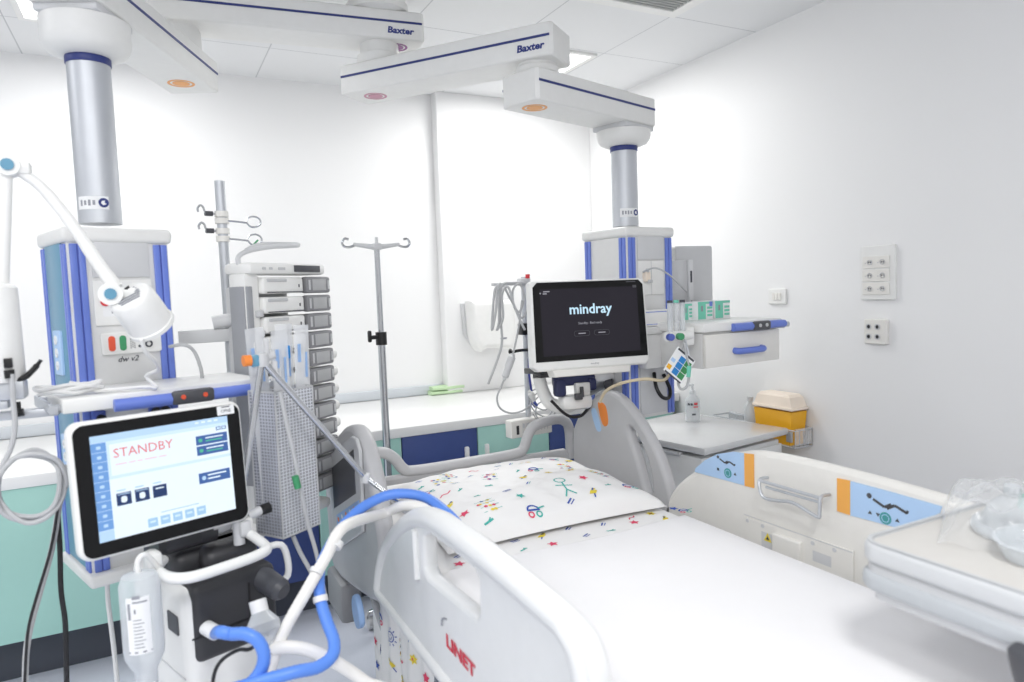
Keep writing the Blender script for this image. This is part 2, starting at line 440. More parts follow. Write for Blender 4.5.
# ---- on / above the counter
t = thing('towel_dispenser', 'white rounded paper towel dispenser on the back wall', 'dispenser', (1.9, BY-.09, 1.09))
M = XZ(BY-.087)
ol = [(1.745, 1.41), (2.03, 1.41), (2.05, 1.37), (2.05, 1.16), (2.02, 1.10), (1.85, 1.115), (1.80, 1.095), (1.775, 1.13), (1.755, 1.2)]
part('back_case', B().poly([(1.735, 1.395), (1.98, 1.4), (1.98, 1.12), (1.80, 1.12), (1.745, 1.2)], .05, M), LGREY, t)
part('cover', B().poly(ol, .14, M @ Matrix.Translation((0, 0, .03)), bev=.03, seg=4), WHITE, t)
part('emblem', B().quad(1.95, 1.17, .045, .012, .171, M), INKL, t)
for k, (dx, z, lab) in enumerate(((0, CT, 'folded pale green cloth on the worktop, lower of two'), (.012, CT+.027, 'folded pale green cloth on the worktop, upper of two'))):
    c = at(440, 392, z=CT); b = B()
    def cf(u, v, c=c, dx=dx, z=z, k=k):
        a = 2*PI*v; w = .105; h = .0125
        x = c.x+dx+w*(u*2-1); y = c.y-.06+.07*math.copysign(abs(math.cos(a))**.5, math.cos(a)); zz = z+h+h*math.copysign(abs(math.sin(a))**.5, math.sin(a))
        return (x, y, max(z+.0005, zz+.002*math.sin(u*9+k)*math.cos(a*2)))
    b.grid(cf, 16, 24)
    for u in (0, 1): b.add([cf(u, j/24) for j in range(24)], [tuple(range(24))])
    solo('folded_cloth', b, GREENCL, lab, 'cloth', group='folded green cloths')
c = at(460, 391, z=CT)
t = thing('spray_bottle', 'small white bottle with blue mark standing on the worktop', 'bottle', (c.x, c.y, CT))
part('bottle_body', B().lathe([(.001, 0), (.026, 0), (.028, .01), (.028, .105), (.02, .122), (.012, .125)], (c.x, c.y, CT), 20), WHITE, t)
part('cap', B().lathe([(.013, .124), (.015, .126), (.015, .15), (.001, .152)], (c.x, c.y, CT), 16), WHITE, t)
part('label_print', B().poly(rrect(.028, .02, .004), .001, fr((c.x-.012, c.y-.0265, CT+.11), (1, -.4, 0), (0, 0, 1))), BLUE, t)
# ================================================================ CEILING PENDANTS
J0, J1, J2 = V((.90, 2.85, 0)), V((1.32, 2.29, 0)), V((1.815, 2.44, 0))
J3, J4 = V((.16, 2.93, 0)), V((-.112, 2.335, 0))
AH, AW = .115, .185
def arm(root, p0, p1, zb, e0, e1, marks, letter=None, name='swing_arm', h=AH):
    d = (p1-p0).normalized(); a = p0-d*e0; e = p1+d*e1; L = (e-a).length
    M = fr((a.x, a.y, zb), d, V((0, 0, 1)).cross(d))            # x along arm, y left of it, z up
    b = B(M); w = AW/2
    ol = [(0, -w+.03), (.03, -w), (L-.03, -w), (L, -w+.03), (L, w-.03), (L-.03, w), (.03, w), (0, w-.03)]
    ol = [(0, -w+.012), (.012, -w), (L-.012, -w), (L, -w+.012), (L, w-.012), (L-.012, w), (.012, w), (0, w-.012)]
    b.poly(ol, h, bev=.008)
    o = part(name, b, FACEW, root)
    for sgn in (-1, 1):
        s = B(M).box((L/2, sgn*(w+.0006), h*.60), (L-.02, .0022, .0085))
        part('stripe', s, NAVYS, o)
    for x, m, ring in marks:
        k = B(M); Mz = fr((x, 0, 0), (1, 0, 0), (0, -1, 0))
        k.poly(circ(.030, 28), .0015, Mz, 0); 
        part('brake_marker', k, m, o)
        k = B(M).poly(circ(.047, 32), .0012, Mz, 0, holes=[circ(.038, 32)[::-1]])
        part('marker_ring', k, ring, o)
    if letter:
        x, side = letter
        Mt = fr((x, side*(w+.001), h*.27), (-side, 0, 0), (0, 0, 1))
        part('lettering', B(M).text('Baxter', .033, Mt, bold=.0012, shear=.15, sx=1.15), TEXTB, o)
    return o
def joint(root, c, z0, z1, r=.075):
    b = B().lathe([(r*.8, z0), (r, z0+.008), (r, z1-.02), (r*.92, z1-.012), (r*.92, z1-.006), (r*.98, z1-.004), (r*.98, z1)], (c.x, c.y, 0), 32)
    return part('arm_joint', b, FACEW, root)
def drop_column(root, c, zt, zb, ztop, yaw):
    """bowl-shaped collar, ringed aluminium drop tube"""
    M = frz((c.x, c.y, 0), yaw)
    part('collar_plate', B(M).box((0, .0, ztop-.012), (.20, .17, .024), bev=.006), LGREY, root)
    b = B().lathe([(.058, zt-.002), (.078, zt+.001), (.098, zt+.010), (.109, zt+.024), (.113, zt+.042), (.113, ztop-.024), (.10, ztop-.02)], (c.x, c.y, 0), 40)
    part('collar', b, FACEW, root)
    tb = part('drop_tube', B().cyl((c.x, c.y, zb), (c.x, c.y, zt+.005), .055, seg=40), SATIN, root)
    part('tube_ring', B().lathe([(.057, zt-.022), (.058, zt-.02), (.058, zt-.003), (.057, zt-.001)], (c.x, c.y, 0), 40), NAVYS, tb)
    # label wrapped on the tube
    b = B(); z = zb+.055
    def lab(a0, a1, dz, r, mi):
        b.grid(lambda u, v: (c.x+r*math.cos(a0+(a1-a0)*u), c.y+r*math.sin(a0+(a1-a0)*u), z+dz*(v-.5)), 12, 1, mi)
    lab(math.radians(-150), math.radians(-62), .036, .0556, 0)
    an = math.radians(-76); Me = fr((c.x+.0556*math.cos(an), c.y+.0556*math.sin(an), z), (-math.sin(an), math.cos(an), 0), (0, 0, 1))
    b.poly(circ(.013, 24), .0012, Me, 1); b.poly([(-.002, -.007), (.007, -.004), (.002, .001), (.004, .006), (-.004, .005), (-.007, -.001)], .0004, Me, 0, z0=.0012)
    for k in range(4): lab(math.radians(-140+k*12), math.radians(-133+k*12), .016-.003*(k % 2), .0559, 2)
    part('warning_label', b, [LABELW, NAVYS, INKL], tb)

def tower(root, c, rot, zb, zt, plate=True):
    """upright equipment column, turned about its drop tube; returns the frames of its front and left faces"""
    w, dp = .2575, .266
    Mt = frz((c[0], c[1], 0), rot)
    part('tower', B(Mt).box((0, 0, (zb+zt)/2), (w, dp, zt-zb), bev=.006), FACE, root)
    part('tower_cap', B(Mt).box((0, 0, zt+.018), (w+.022, dp+.022, .042), bev=.014, seg=4), FACEW, root)
    if plate: part('base_plate', B(Mt).box((0, -.012, zb-.012), (w+.03, dp+.045, .034), bev=.010, seg=3), FACEW, root)
    F0 = Mt @ fr((0, -dp/2, 0), (1, 0, 0), (0, 0, 1)); F1 = Mt @ fr((-w/2, 0, 0), (0, -1, 0), (0, 0, 1))
    for M, L, name in ((F0, w, 'blue_rail'), (F1, dp, 'blue_rail')):
        for s in (-L/2+.024, L/2-.024):
            b = B(M)
            for k in (-1, 1): b.box((s+k*.0102, (zb+zt)/2, .003), (.0165, zt-zb-.012, .007), bev=.002)
            b.box((s, (zb+zt)/2, .0015), (.02, zt-zb-.012, .003), 1)
            part(name, b, [BLUE, BLUED], root)
    return F0, F1

# ---------------- left pendant
LP = thing('ceiling_pendant', 'left ceiling pendant, its grey column with blue strips behind the standby screen', 'ceiling pendant', (J0.x, J0.y, H), group='jointed ceiling pendants')
part('ceiling_hub', B().lathe([(.10, 2.60), (.125, 2.612), (.125, 2.64), (.115, 2.645), (.115, H)], (J0.x, J0.y, 0), 40), FACEW, LP)
a = arm(LP, J3, J0, 2.487, .10, .17, [], None)
# lettering and markers of the upper arm
d = (J0-J3).normalized()
Mu = fr((J3.x-d.x*.10, J3.y-d.y*.10, 2.487), d, V((0, 0, 1)).cross(d)); Lu = (J0-J3).length+.27
part('lettering', B(Mu).text('Baxter', .034, fr((Lu-.10, -AW/2-.001, .034), (1, 0, 0), (0, 0, 1)), bold=.0012, shear=.12, sx=1.15), TEXTB, a)
Mz = fr((Lu-.10, 0, 0), (1, 0, 0), (0, -1, 0))
part('brake_marker', B(Mu).poly(circ(.030, 28), .0015, Mz), PURPLE, a)
part('marker_ring', B(Mu).poly(circ(.047, 32), .0012, Mz, holes=[circ(.038, 32)[::-1]]), PURPLE, a)
joint(LP, J3, 2.392, 2.49)
arm(LP, J4, J3, 2.28, .13, .12, [(.77, ORANGEM, ORANGEM)])
drop_column(LP, J4, 2.165, 1.70, 2.284, math.atan2((J3-J4).y, (J3-J4).x))
ML, Mf = tower(LP, (-.108, 2.366), math.radians(18), .73, 1.642)
# front panels of the left tower
M = ML
part('upper_panel', B(M).box((0, 1.595, .002), (.145, .10, .004), bev=.001), LGREY, LP)
p = part('outlet_panel', B(M).poly(rrect(.150, .125, .004, 3, .0, 1.475), .006, bev=.002), WHITE, LP)
b = B(M); b.quad(-.025, 1.475, .06, .075, .0062, None, 0)
for k in range(4): b.quad(-.045+k*.012, 1.505, .007, .012, .0064, None, 1)
for k in range(3): b.quad(-.03+k*.014, 1.45, .008, .010, .0064, None, 1)
part('panel_print', b, [LABELW, INKL], p)
part('red_button', B(M).poly(circ(.012, 18, -.048, 1.478), .004, z0=.006, bev=.001), RED, p)
p = part('call_panel', B(M).poly(rrect(.155, .062, .006, 4, .012, 1.362), .008, bev=.002), WHITE, LP)
part('red_key', B(M).poly(rrect(.017, .042, .008, 5, -.04, 1.362), .003, z0=.008, bev=.001), REDORG, p)
part('green_key', B(M).poly(rrect(.017, .042, .008, 5, -.012, 1.362), .003, z0=.008, bev=.001), GREEN, p)
b = B(M)
for i in range(3):
    for j in range(6): b.quad(.008+i*.005, 1.347+j*.006+(i % 2)*.003, .003, .003, .0085, None)
b.poly(circ(.004, 10, .031, 1.350), .002, z0=.008); b.poly(circ(.010, 16, .055, 1.355), .003, z0=.008, holes=[circ(.006, 16, .055, 1.355)[::-1]])
part('speaker_holes', b, INK, p)
part('handwriting', B(M).text('dw v2', .022, fr((.0, 1.316, .001), (1, 0, 0), (0, 1, 0)), shear=.3), INK, LP)
# left flank: teal cover and socket strips
part('side_cover', B(Mf).box((0, 1.19, .002), (.17, .90, .005), bev=.001), TEAL, LP)
FL = 0
for z, n in ((1.34, 3), (1.045, 3)):
    p = part('socket_strip', B(Mf).poly(rrect(.075, .125, .006, 3, FL/2, z), .012, bev=.003), SKYP, LP)
    for k in range(n): part('socket', B(Mf).poly(circ(.013, 14, FL/2, z+.036-k*.036), .003, z0=.012, holes=[circ(.006, 14, FL/2, z+.036-k*.036)[::-1]]), WHITE, p)
# shelf of the left pendant
SA = math.radians(14)
Ms = frz((-.024, 2.22, 0), SA)
SZ = 1.25
sh = part('shelf', B(Ms).box((0, -.10, SZ-.018), (.48, .25, .036), bev=.006), WHITE, LP)
for s in (-1, 1):
    b = B(Ms)
    b.box((s*.262, -.11, SZ-.020), (.008, .23, .026)); b.box((s*.250, -.01, SZ-.020), (.03, .014, .014)); b.box((s*.250, -.20, SZ-.020), (.03, .014, .014))
    b.cyl((s*.262, -.245, SZ-.020), (s*.262, -.205, SZ-.020), .010)
    part('side_rail', b, SATIN, sh)
hb = part('shelf_handle', B(Ms).tube([(-.135, -.247, SZ-.026), (-.05, -.25, SZ-.026), (.10, -.25, SZ-.026), (.232, -.247, SZ-.026)], .0155, seg=14), BLUE, LP)
part('handle_arms', B(Ms).box((.05, -.232, SZ-.022), (.28, .02, .012), bev=.004), BLUED, hb)
part('grip_plate', B(Ms).box((.045, -.258, SZ-.024), (.105, .024, .036), bev=.009), DGREY, hb)
for x in (.018, .072): part('release_button', B(Ms).cyl((x, -.268, SZ-.022), (x, -.273, SZ-.022), .006), REDORG, hb)
b = B(M)
for x, z in ((-.085, 1.165), (.055, 1.165), (.08, 1.165)):
    b.box((x, z, .012), (.028, .035, .022), 1, bev=.004); b.cyl((x, z-.004, .022), (x, z-.004, .034), .012, mi=0)
part('gas_outlet', b, [BLACK, BLUED], LP)

# ---------------- right pendant
RP = thing('ceiling_pendant', 'right ceiling pendant, its column with blue strips and drawer behind the black monitor', 'ceiling pendant', (J0.x, J0.y, 2.487), group='jointed ceiling pendants')
part('arm_joint', B().lathe([(.085, 2.402), (.09, 2.41), (.09, 2.44), (.078, 2.446), (.078, 2.487)], (J0.x, J0.y, 0), 36), FACEW, RP)
a = arm(RP, J0, J1, 2.29, .14, .10, [(.11, PINKM, PINKM)])
d = (J1-J0).normalized(); Mb = fr((J0.x-d.x*.14, J0.y-d.y*.14, 2.29), d, V((0, 0, 1)).cross(d)); Lb = (J1-J0).length+.24
part('lettering', B(Mb).text('Baxter', .034, fr((Lb-.085, -AW/2-.001, .036), (1, 0, 0), (0, 0, 1)), bold=.0012, shear=.12, sx=1.15), TEXTB, a)
joint(RP, J1, 2.247, 2.295, .08)
arm(RP, J1, J2, 2.135, .10, .11, [(.08, ORANGEM, ORANGEM)])
drop_column(RP, J2, 2.055, 1.72, 2.139, math.atan2((J2-J1).y, (J2-J1).x))
M, _ = tower(RP, (1.842, 2.466), math.radians(6.3), .915, 1.672, False)
p = part('outlet_panel', B(M).box((0, 1.50, .003), (.145, .14, .006), bev=.001), WHITE, RP)
part('gas_outlet', B(M).box((-.035, 1.505, .012), (.03, .04, .024), 1, bev=.004).box((-.03, 1.485, .028), (.016, .014, .02), 0, bev=.003), [MGREY, CREAM], p)
b = B(M).box((.0, 1.50, .0065), (.002, .14, .002)); b.box((-.036, 1.53, .02), (.008, .016, .012))
part('panel_seam', b, MGREY, p)
part('upper_panel', B(M).box((0, 1.625, .002), (.145, .10, .004), bev=.001), LGREY, RP)
part('lower_panel', B(M).box((0, 1.03, .002), (.145, .20, .004), bev=.001), LGREY, RP)
# drawer console
DA = math.radians(5)
Md = frz((1.868, 2.04, 0), DA)
co = part('console', B(Md).box((.222, .19, 1.209), (.444, .37, .138), bev=.003), FACE, RP)
tp = part('console_top', B(Md).box((.222, .185, 1.298), (.47, .40, .036), bev=.007), WHITE, RP)
part('back_shelf', B().box((1.835, 2.29, 1.285), (.13, .07, .03), bev=.005).box((1.835, 2.295, 1.20), (.125, .06, .14), bev=.004), FACE, RP)
dr = part('drawer', B(Md).box((.222, -.004, 1.207), (.438, .016, .128), bev=.003), WARM, RP)
part('drawer_pull', B(Md).tube([(.165, -.01, 1.20), (.175, -.03, 1.198), (.245, -.034, 1.198), (.315, -.03, 1.198), (.325, -.01, 1.20)], .013, seg=12), BLUE, dr)
hb = part('console_handle', B(Md).tube([(.145, -.022, 1.292), (.24, -.024, 1.292), (.34, -.024, 1.292), (.458, -.022, 1.292)], .0155, seg=14).box((.30, -.012, 1.298), (.31, .02, .02), bev=.004), BLUE, RP)
part('grip_plate', B(Md).box((.30, -.034, 1.293), (.10, .022, .036), bev=.009), DGREY, hb)
for x in (.278, .318): part('release_button', B(Md).cyl((x, -.044, 1.294), (x, -.049, 1.294), .007), MGREY, hb)
part('side_rail', B(Md).box((.462, .17, 1.285), (.008, .38, .026)).cyl((.475, -.03, 1.288), (.475, .03, 1.288), .011), SATIN, tp)
part('cable_hook', B(M).tube([(.0, 1.10, .01), (-.03, 1.05, .05), (-.02, 1.01, .07), (.02, 1.0, .07), (.05, 1.03, .05), (.055, 1.09, .01)], .008), BLACK, RP)

# ---- things on the right console
Z0 = 1.316
def onbox(x, y, w, dpt, h, rz, name, label, m, cat, group, prints):
    t = thing(name, label, cat, (x, y, Z0), rz, group)
    Mx = frz((x, y, Z0), rz); part('carton', B(Mx).box((0, 0, h/2), (w, dpt, h), bev=.002), m, t)
    b = B(Mx @ fr((0, -dpt/2-.0006, 0), (1, 0, 0), (0, 0, 1)))
    prints(b, w, h); part('carton_print', b, [MINTBOX, BLUE, INKL, LABELW], t)
def pr1(b, w, h):
    b.quad(-w*.22, h*.5, w*.5, h*.9, 0, None, 0); b.quad(-w*.22, h*.62, w*.12, h*.3, .0004, None, 2)
    b.quad(0, h*.92, w*.98, h*.12, .0004, None, 0)
    for k in range(3): b.quad(w*.28, h*(.25+.2*k), w*.34, h*.12, .0004, None, 0)
def pr2(b, w, h):
    pr1(b, w, h); b.quad(w*.36, h*.85, w*.2, h*.25, .0008, None, 1)
onbox(1.978, 2.30, .055, .10, .072, DA, 'glove_carton', 'narrow mint and white carton left of two larger ones on the console', LABELW, 'carton', 'mint cartons on the console', pr1)
onbox(2.05, 2.27, .092, .09, .078, DA, 'glove_carton', 'mint and white carton with blue corner, middle of three on the console', LABELW, 'carton', 'mint cartons on the console', pr2)
onbox(2.155, 2.28, .095, .09, .078, DA, 'glove_carton', 'mint and white carton furthest right on the console', LABELW, 'carton', 'mint cartons on the console', pr1)
t = thing('supply_carton', 'plain white low carton on the shelf left of the clear flow tubes', 'carton', (1.83, 2.29, 1.30))
part('carton', B().box((1.83, 2.292, 1.335), (.116, .05, .068), bev=.002), WHITE, t)
part('carton_print', B().box((1.83, 2.2665, 1.36), (.108, .001, .003)).box((1.83, 2.2665, 1.31), (.108, .001, .002)), BLUE, t)
# computer backs beside the tower
t = thing('wall_display', 'large pale grey flat display seen from behind beside the right column', 'display', (2.16, 2.43, Z0))
Mx = frz((2.145, 2.42, 0), math.radians(-4))
part('rear_shell', B(Mx).poly(rrect(.20, .29, .012, 4, 0, 1.49), .035, XZ(0), bev=.006), MGREY, t)
part('stand_foot', B(Mx).box((0, .0, 1.328), (.14, .10, .024), bev=.004), MGREY, t)
part('logo_mark', B(Mx).box((.085, -.0365, 1.365), (.012, .002, .008)), INK, t)
t = thing('computer_unit', 'slim grey upright box with white edge in front of the display back', 'computer', (2.03, 2.40, Z0))
Mx = frz((2.035, 2.395, 0), math.radians(-12))
part('case', B(Mx).box((-.01, 0, 1.445), (.125, .045, .256), bev=.004), MGREY, t)
e = part('front_edge', B(Mx).box((.063, -.005, 1.445), (.024, .06, .256), bev=.004), LGREY, t)
part('port', B(Mx).box((.063, -.036, 1.50), (.008, .002, .05)).box((.063, -.036, 1.39), (.006, .002, .012)).box((.063, -.036, 1.36), (.006, .002, .012)), INK, e)
# flow meters
t = thing('flow_meter', 'white oxygen flow meter block with two clear tubes on the console edge', 'flow meter', (1.753, 2.07, 1.24))
part('valve_block', B().cyl((1.703, 2.05, 1.275), (1.823, 2.06, 1.275), .019).box((1.818, 2.075, 1.27), (.04, .05, .07), bev=.006), WHITE, t)
part('blue_knob', B().cyl((1.700, 2.035, 1.275), (1.696, 2.015, 1.275), .013), BLUED, t)
part('green_knob', B().cyl((1.743, 2.032, 1.275), (1.740, 2.012, 1.275), .013), GREEN, t)
for x, m in ((1.723, CLEARB), (1.753, CLEARP), (1.783, CLEARB)):
    f = part('flow_tube', B().cyl((x, 2.055, 1.292), (x, 2.055, 1.40), .010), m, t)
    part('tube_cap', B().cyl((x, 2.055, 1.40), (x, 2.055, 1.41), .010), INK if m is CLEARB else MINTBOX, f)
b = B().tube([(1.788, 2.05, 1.262), (1.793, 2.035, 1.20), (1.778, 2.03, 1.16)], .004)
part('outlet_nipple', b, SATIN, t)
# hanging colour chart
t = thing('colour_chart_card', 'white card with blue and green blocks hanging tilted below the flow tubes', 'card', (1.728, 2.02, 1.11))
a = math.radians(-41)
Mx = fr((1.720, 2.005, 1.17), (math.cos(a), -.18, math.sin(a)), (-math.sin(a), 0, math.cos(a)))
cd = part('card', B(Mx).poly(rrect(.092, .108, .004), .003, bev=.001), LABELW, t)
b = B(Mx)
for i in range(2):
    for j in range(3): b.quad(-.002+i*.028, -.03+j*.026, .026, .024, .0036, None, (0, 1)[i])
b.quad(-.034, -.03, .018, .018, .0036, None, 2); b.quad(-.034, .0, .018, .014, .0036, None, 3); b.quad(.0, .048, .08, .008, .0036, None, 4); b.quad(0, -.052, .08, .006, .0036, None, 4)
part('colour_blocks', b, [mat('chart blue', (40, 130, 200), .5), mat('chart green', (60, 140, 84), .5), YEL, SKYP, INK], cd)
part('card_string', B().tube([(1.748, 2.02, 1.22), (1.778, 2.04, 1.262)], .002, seg=6), CABLEG, t)
# coiled tube
pts = [at(684, 343, y=2.0), at(687, 358, y=2.0), at(689, 372, y=2.0), at(687, 386, y=2.0), at(681, 389, y=2.01), at(678, 382, y=2.02), at(680, 368, y=2.02), at(686, 352, y=2.015)]
t = thing('oxygen_tube', 'coiled clear tube with mint connector hanging below the console corner', 'tube', pts[3])
part('tubing', B().tube(pts, .005), CABLEG, t)
part('connector', B().cyl(at(689, 366, y=1.995), at(688, 377, y=1.995), .009), MINTBOX, t)
solo('beige_cable', B().tube([at(600, 402, y=2.24), at(606, 391, y=2.2), at(622, 383, y=2.12), at(645, 379, y=2.06), at(664, 380, y=2.05), at(672, 368, y=2.08), at(676, 352, y=2.10)], .006), CABLET,
     'beige cable running from the monitor mount to the flow tubes', 'cable')
solo('outlet_cable', B().tube([at(643, 272, y=2.31), at(655, 268, y=2.25), at(668, 274, y=2.25), at(680, 285, y=2.28), at(687, 292, y=2.345)], .0035), CABLEG,
     'thin grey cable from the right column outlet to the slim grey box', 'cable')

# ================================================================ BEDSIDE CABINET (right)
BA = math.radians(8.5)
t = thing('bedside_cabinet', 'white bedside cabinet with pale steel top right of the bed head', 'cabinet', (2.28, 2.52, 0), BA)
Mb = frz((2.012, 2.205, 0), BA)
part('cabinet_body', B(Mb).box((.29, .29, .40), (.555, .54, .66), bev=.006), OFFW, t)
tp = part('cabinet_top', B(Mb).box((.29, .295, .768), (.60, .62, .032), bev=.008), STEELG, t)
part('pull_out_tray', B(Mb).box((.012, .31, .735), (.03, .36, .016), bev=.003), MGREY, t)
part('drawer', B(Mb).box((.30, .016, .63), (.55, .012, .16), bev=.003), OFFW, t)
part('cabinet_door', B(Mb).box((.30, .016, .33), (.55, .012, .42), bev=.003), OFFW, t)
for sx in (.05, .55):
    for sy in (.06, .48): part('castor', B(Mb).cyl((sx, sy-.012, .045), (sx, sy+.012, .045), .045).box((sx, sy, .08), (.03, .04, .03)), DGREY, t)
# sanitizer
c = at(693, 421, z=.783)
t = thing('sanitizer_bottle', 'clear pump bottle of hand gel on the steel cabinet top', 'bottle', (c.x, c.y, .783))
part('bottle_body', B().lathe([(.03, 0), (.036, .004), (.036, .10), (.033, .115), (.016, .133), (.014, .140)], (c.x, c.y, .783), 28), CLEARB, t)
d = V((-c.x, -c.y, 0)).normalized()
b = B()
def lb(u, v):
    a = math.atan2(d.y, d.x)+(u-.5)*1.9
    return (c.x+.0366*math.cos(a), c.y+.0366*math.sin(a), .83+.06*v)
b.grid(lb, 12, 1, 0)
def patch(u0, u1, v0, v1, mi): b.grid(lambda u, v: V(lb(u0+(u1-u0)*u, v0+(v1-v0)*v))+d*.0006, 3, 1, mi)
patch(.12, .30, .62, .8, 1); patch(.36, .5, .62, .8, 1); patch(.56, .9, .45, .55, 2); patch(.6, .85, .65, .85, 2); patch(.45, .7, -.2, -.05, 1)
part('label_print', b, [CLEARP, INK, RED], t)
pm = part('pump', B().cyl((c.x, c.y, .921), (c.x, c.y, .940), .015).cyl((c.x, c.y, .94), (c.x, c.y, .962), .006).box((c.x-.012, c.y, .966), (.04, .014, .012), bev=.004), CLEARB, t)
# wire basket + sharps bin + bottles at the cabinet's right flank
t = thing('wire_basket', 'small clear-sided wire basket hung on the right side of the cabinet', 'basket', (2.67, 2.55, .70))
b = B(); bx0, bx1, by0, by1, bz0, bz1 = 2.628, 2.742, 2.265, 2.80, .685, .765
for z in (bz0, bz1): b.tube([(bx0, by0, z), (bx1, by0, z), (bx1, by1, z), (bx0, by1, z)], .003, closed=True, n=1, seg=6)
for k in range(5): b.tube([(bx0+(bx1-bx0)*k/4, by0, bz0), (bx0+(bx1-bx0)*k/4, by0, bz1)], .002, n=1, seg=6)
for k in range(12): b.tube([(bx1, by0+(by1-by0)*k/11, bz0), (bx1, by0+(by1-by0)*k/11, bz1)], .002, n=1, seg=6)
for k in range(12): b.tube([(bx0, by0+(by1-by0)*k/11, bz0), (bx1, by0+(by1-by0)*k/11, bz0)], .002, n=1, seg=6)
b.box((bx0-.003, by0+.03, .735), (.014, .03, .05), bev=.002)
part('wire_frame', b, SATIN, t)
part('clear_wall', B().box(((bx0+bx1)/2, by0, .735), (bx1-bx0, .003, .078)).box((bx1, (by0+by1)/2, .735), (.003, by1-by0, .078)), CLEARP, t)
t = thing('sharps_bin', 'yellow sharps container with cream lid in the wire basket', 'sharps container', (2.678, 2.47, .70))
cx, cy = 2.685, 2.405
def frus(b, z0, z1, w0, d0, w1, d1, mi=0):
    b.add([(cx+sx*w, cy+sy*dd, z) for z, w, dd in ((z0, w0, d0), (z1, w1, d1)) for sx, sy in ((-1, -1), (1, -1), (1, 1), (-1, 1))],
          [(3, 2, 1, 0), (4, 5, 6, 7)]+[(k, (k+1) % 4, 4+(k+1) % 4, 4+k) for k in range(4)], mi)
b = B(); frus(b, .688, .848, .045, .10, .052, .115); part('bin_body', b, YEL, t)
ld = B(); ld.box((cx, cy, .862), (.116, .245, .014), bev=.004); frus(ld, .868, .915, .052, .115, .044, .10); frus(ld, .915, .928, .044, .10, .036, .085); part('lid', ld, CREAM, t)
b = B(fr((cx-.004, cy-.1115, 0), (1, 0, 0), (0, .05, 1)))
for k, (w, z) in enumerate(((.05, .83), (.05, .815), (.03, .79), (.05, .775), (.04, .755), (.05, .74))): b.quad(0, z, w, .007, .0015, None)
part('warning_print', b, INK, t)
for k, (px, py, r, h, m, lab) in enumerate(((2.675, 2.585, .030, .185, CLEARB, 'small clear bottle with grey cap left of the yellow sharps bin'), (2.70, 2.54, .014, .15, CREAM, 'thin cream vial between clear bottle and sharps bin'))):
    t = thing('small_bottle', lab, 'bottle', (px, py, .70))
    part('bottle_body', B().lathe([(r*.9, 0), (r, .005), (r, h*.72), (r*.5, h*.84), (r*.45, h*.9)], (px, py, .70), 20), m, t)
    part('cap', B().cyl((px, py, .70+h*.9), (px, py, .70+h), r*.5), MGREY, t)
# ================================================================ THE BED
BED = thing('hospital_bed', 'grey and white hospital bed with raised side rails in the middle of the room', 'bed', (1.09, 1.6, 0))
BM = 1.095
# ---- base, lift, deck
b = B().box((BM, 1.6, .20), (.62, 1.55, .10), bev=.02); part('base_frame', b, BEDGREY, BED)
for y in (1.05, 2.15): part('lift_column', B().box((BM, y, .37), (.22, .16, .28), bev=.02), LGREY, BED)
part('mattress_deck', B().box((BM, 1.62, .535), (.90, 2.04, .06), bev=.01), LGREY, BED)
for x in (.76, 1.43):
    for y in (.85, 2.35):
        w = part('castor', B().cyl((x-.02, y, .07), (x+.02, y, .07), .07, seg=24), DGREY, BED)
        part('castor_fork', B().box((x, y, .13), (.07, .06, .06), bev=.01), BEDGREY, w)
# ---- headboard: panel with two raised hand loops at its ends
hb = B()
Mh = XZ(2.70)
pan = [(.635, .40), (1.645, .40), (1.645, .72), (1.62, .745), (.66, .745), (.635, .72)]
hb.poly(pan, .04, Mh, bev=.012)
hd = part('headboard', hb, BEDGREY, BED)
part('headboard_rail', B().tube([(.645, 2.675, .70), (.645, 2.675, .80), (.665, 2.675, .838), (.70, 2.675, .848), (.78, 2.675, .845), (.825, 2.675, .815), (.86, 2.675, .768), (.91, 2.675, .752), (1.14, 2.675, .752), (1.36, 2.675, .757), (1.41, 2.675, .775), (1.435, 2.675, .83), (1.47, 2.675, .868), (1.56, 2.675, .885), (1.62, 2.675, .875), (1.648, 2.675, .83), (1.652, 2.675, .70)], .023, seg=14), BEDGREY, hd)

# ---- head-end rails (grey), one on each side
HR = [(2.575, .62), (2.575, .86), (2.43, 1.0), (2.35, 1.04), (2.29, 1.052), (2.22, 1.035), (2.15, .995), (2.07, .93), (2.0, .85), (1.945, .75), (1.925, .66), (1.93, .62), (1.96, .595), (2.55, .595)]
def rr_curve(pl): return curve2(pl, 3)
slot = [(2.165, .925), (2.125, .905), (2.062, .82), (2.035, .715), (2.052, .690), (2.078, .70), (2.118, .80), (2.168, .895)]
far = part('head_side_rail', B().poly(rr_curve(HR), .045, YZ(1.605), bev=.016, holes=[curve2(slot, 3)]), BEDGREY, BED, 'grey upper side rail on the far side with orange and blue strokes')
b = B()
b.poly(curve2([(2.375, .995), (2.32, .99), (2.305, .92), (2.345, .91)], 4), .0012, YZm(1.606) @ Matrix.Diagonal((-1, 1, 1, 1)), 0)
b.poly(curve2([(2.425, .955), (2.39, .965), (2.355, .89), (2.39, .88)], 4), .0012, YZm(1.606) @ Matrix.Diagonal((-1, 1, 1, 1)), 1)
part('position_mark', b, [ORANGE, SKYP], far)
HRn = [(2.66, .60), (2.66, .83), (2.50, .95), (2.38, 1.01), (2.28, 1.045), (2.19, 1.05), (2.11, 1.015), (2.03, .92), (1.98, .82), (1.95, .72), (1.95, .62), (1.98, .56), (2.20, .50), (2.60, .45)]
near = part('head_side_rail', B().poly(rr_curve(HRn), .055, YZ(.545), bev=.02), BEDGREY, BED, 'grey upper side rail on the near side with a dark screen and blue keypad')
Mn = fr((.5445, 0, 0), (0, -1, 0), (0, 0, 1))
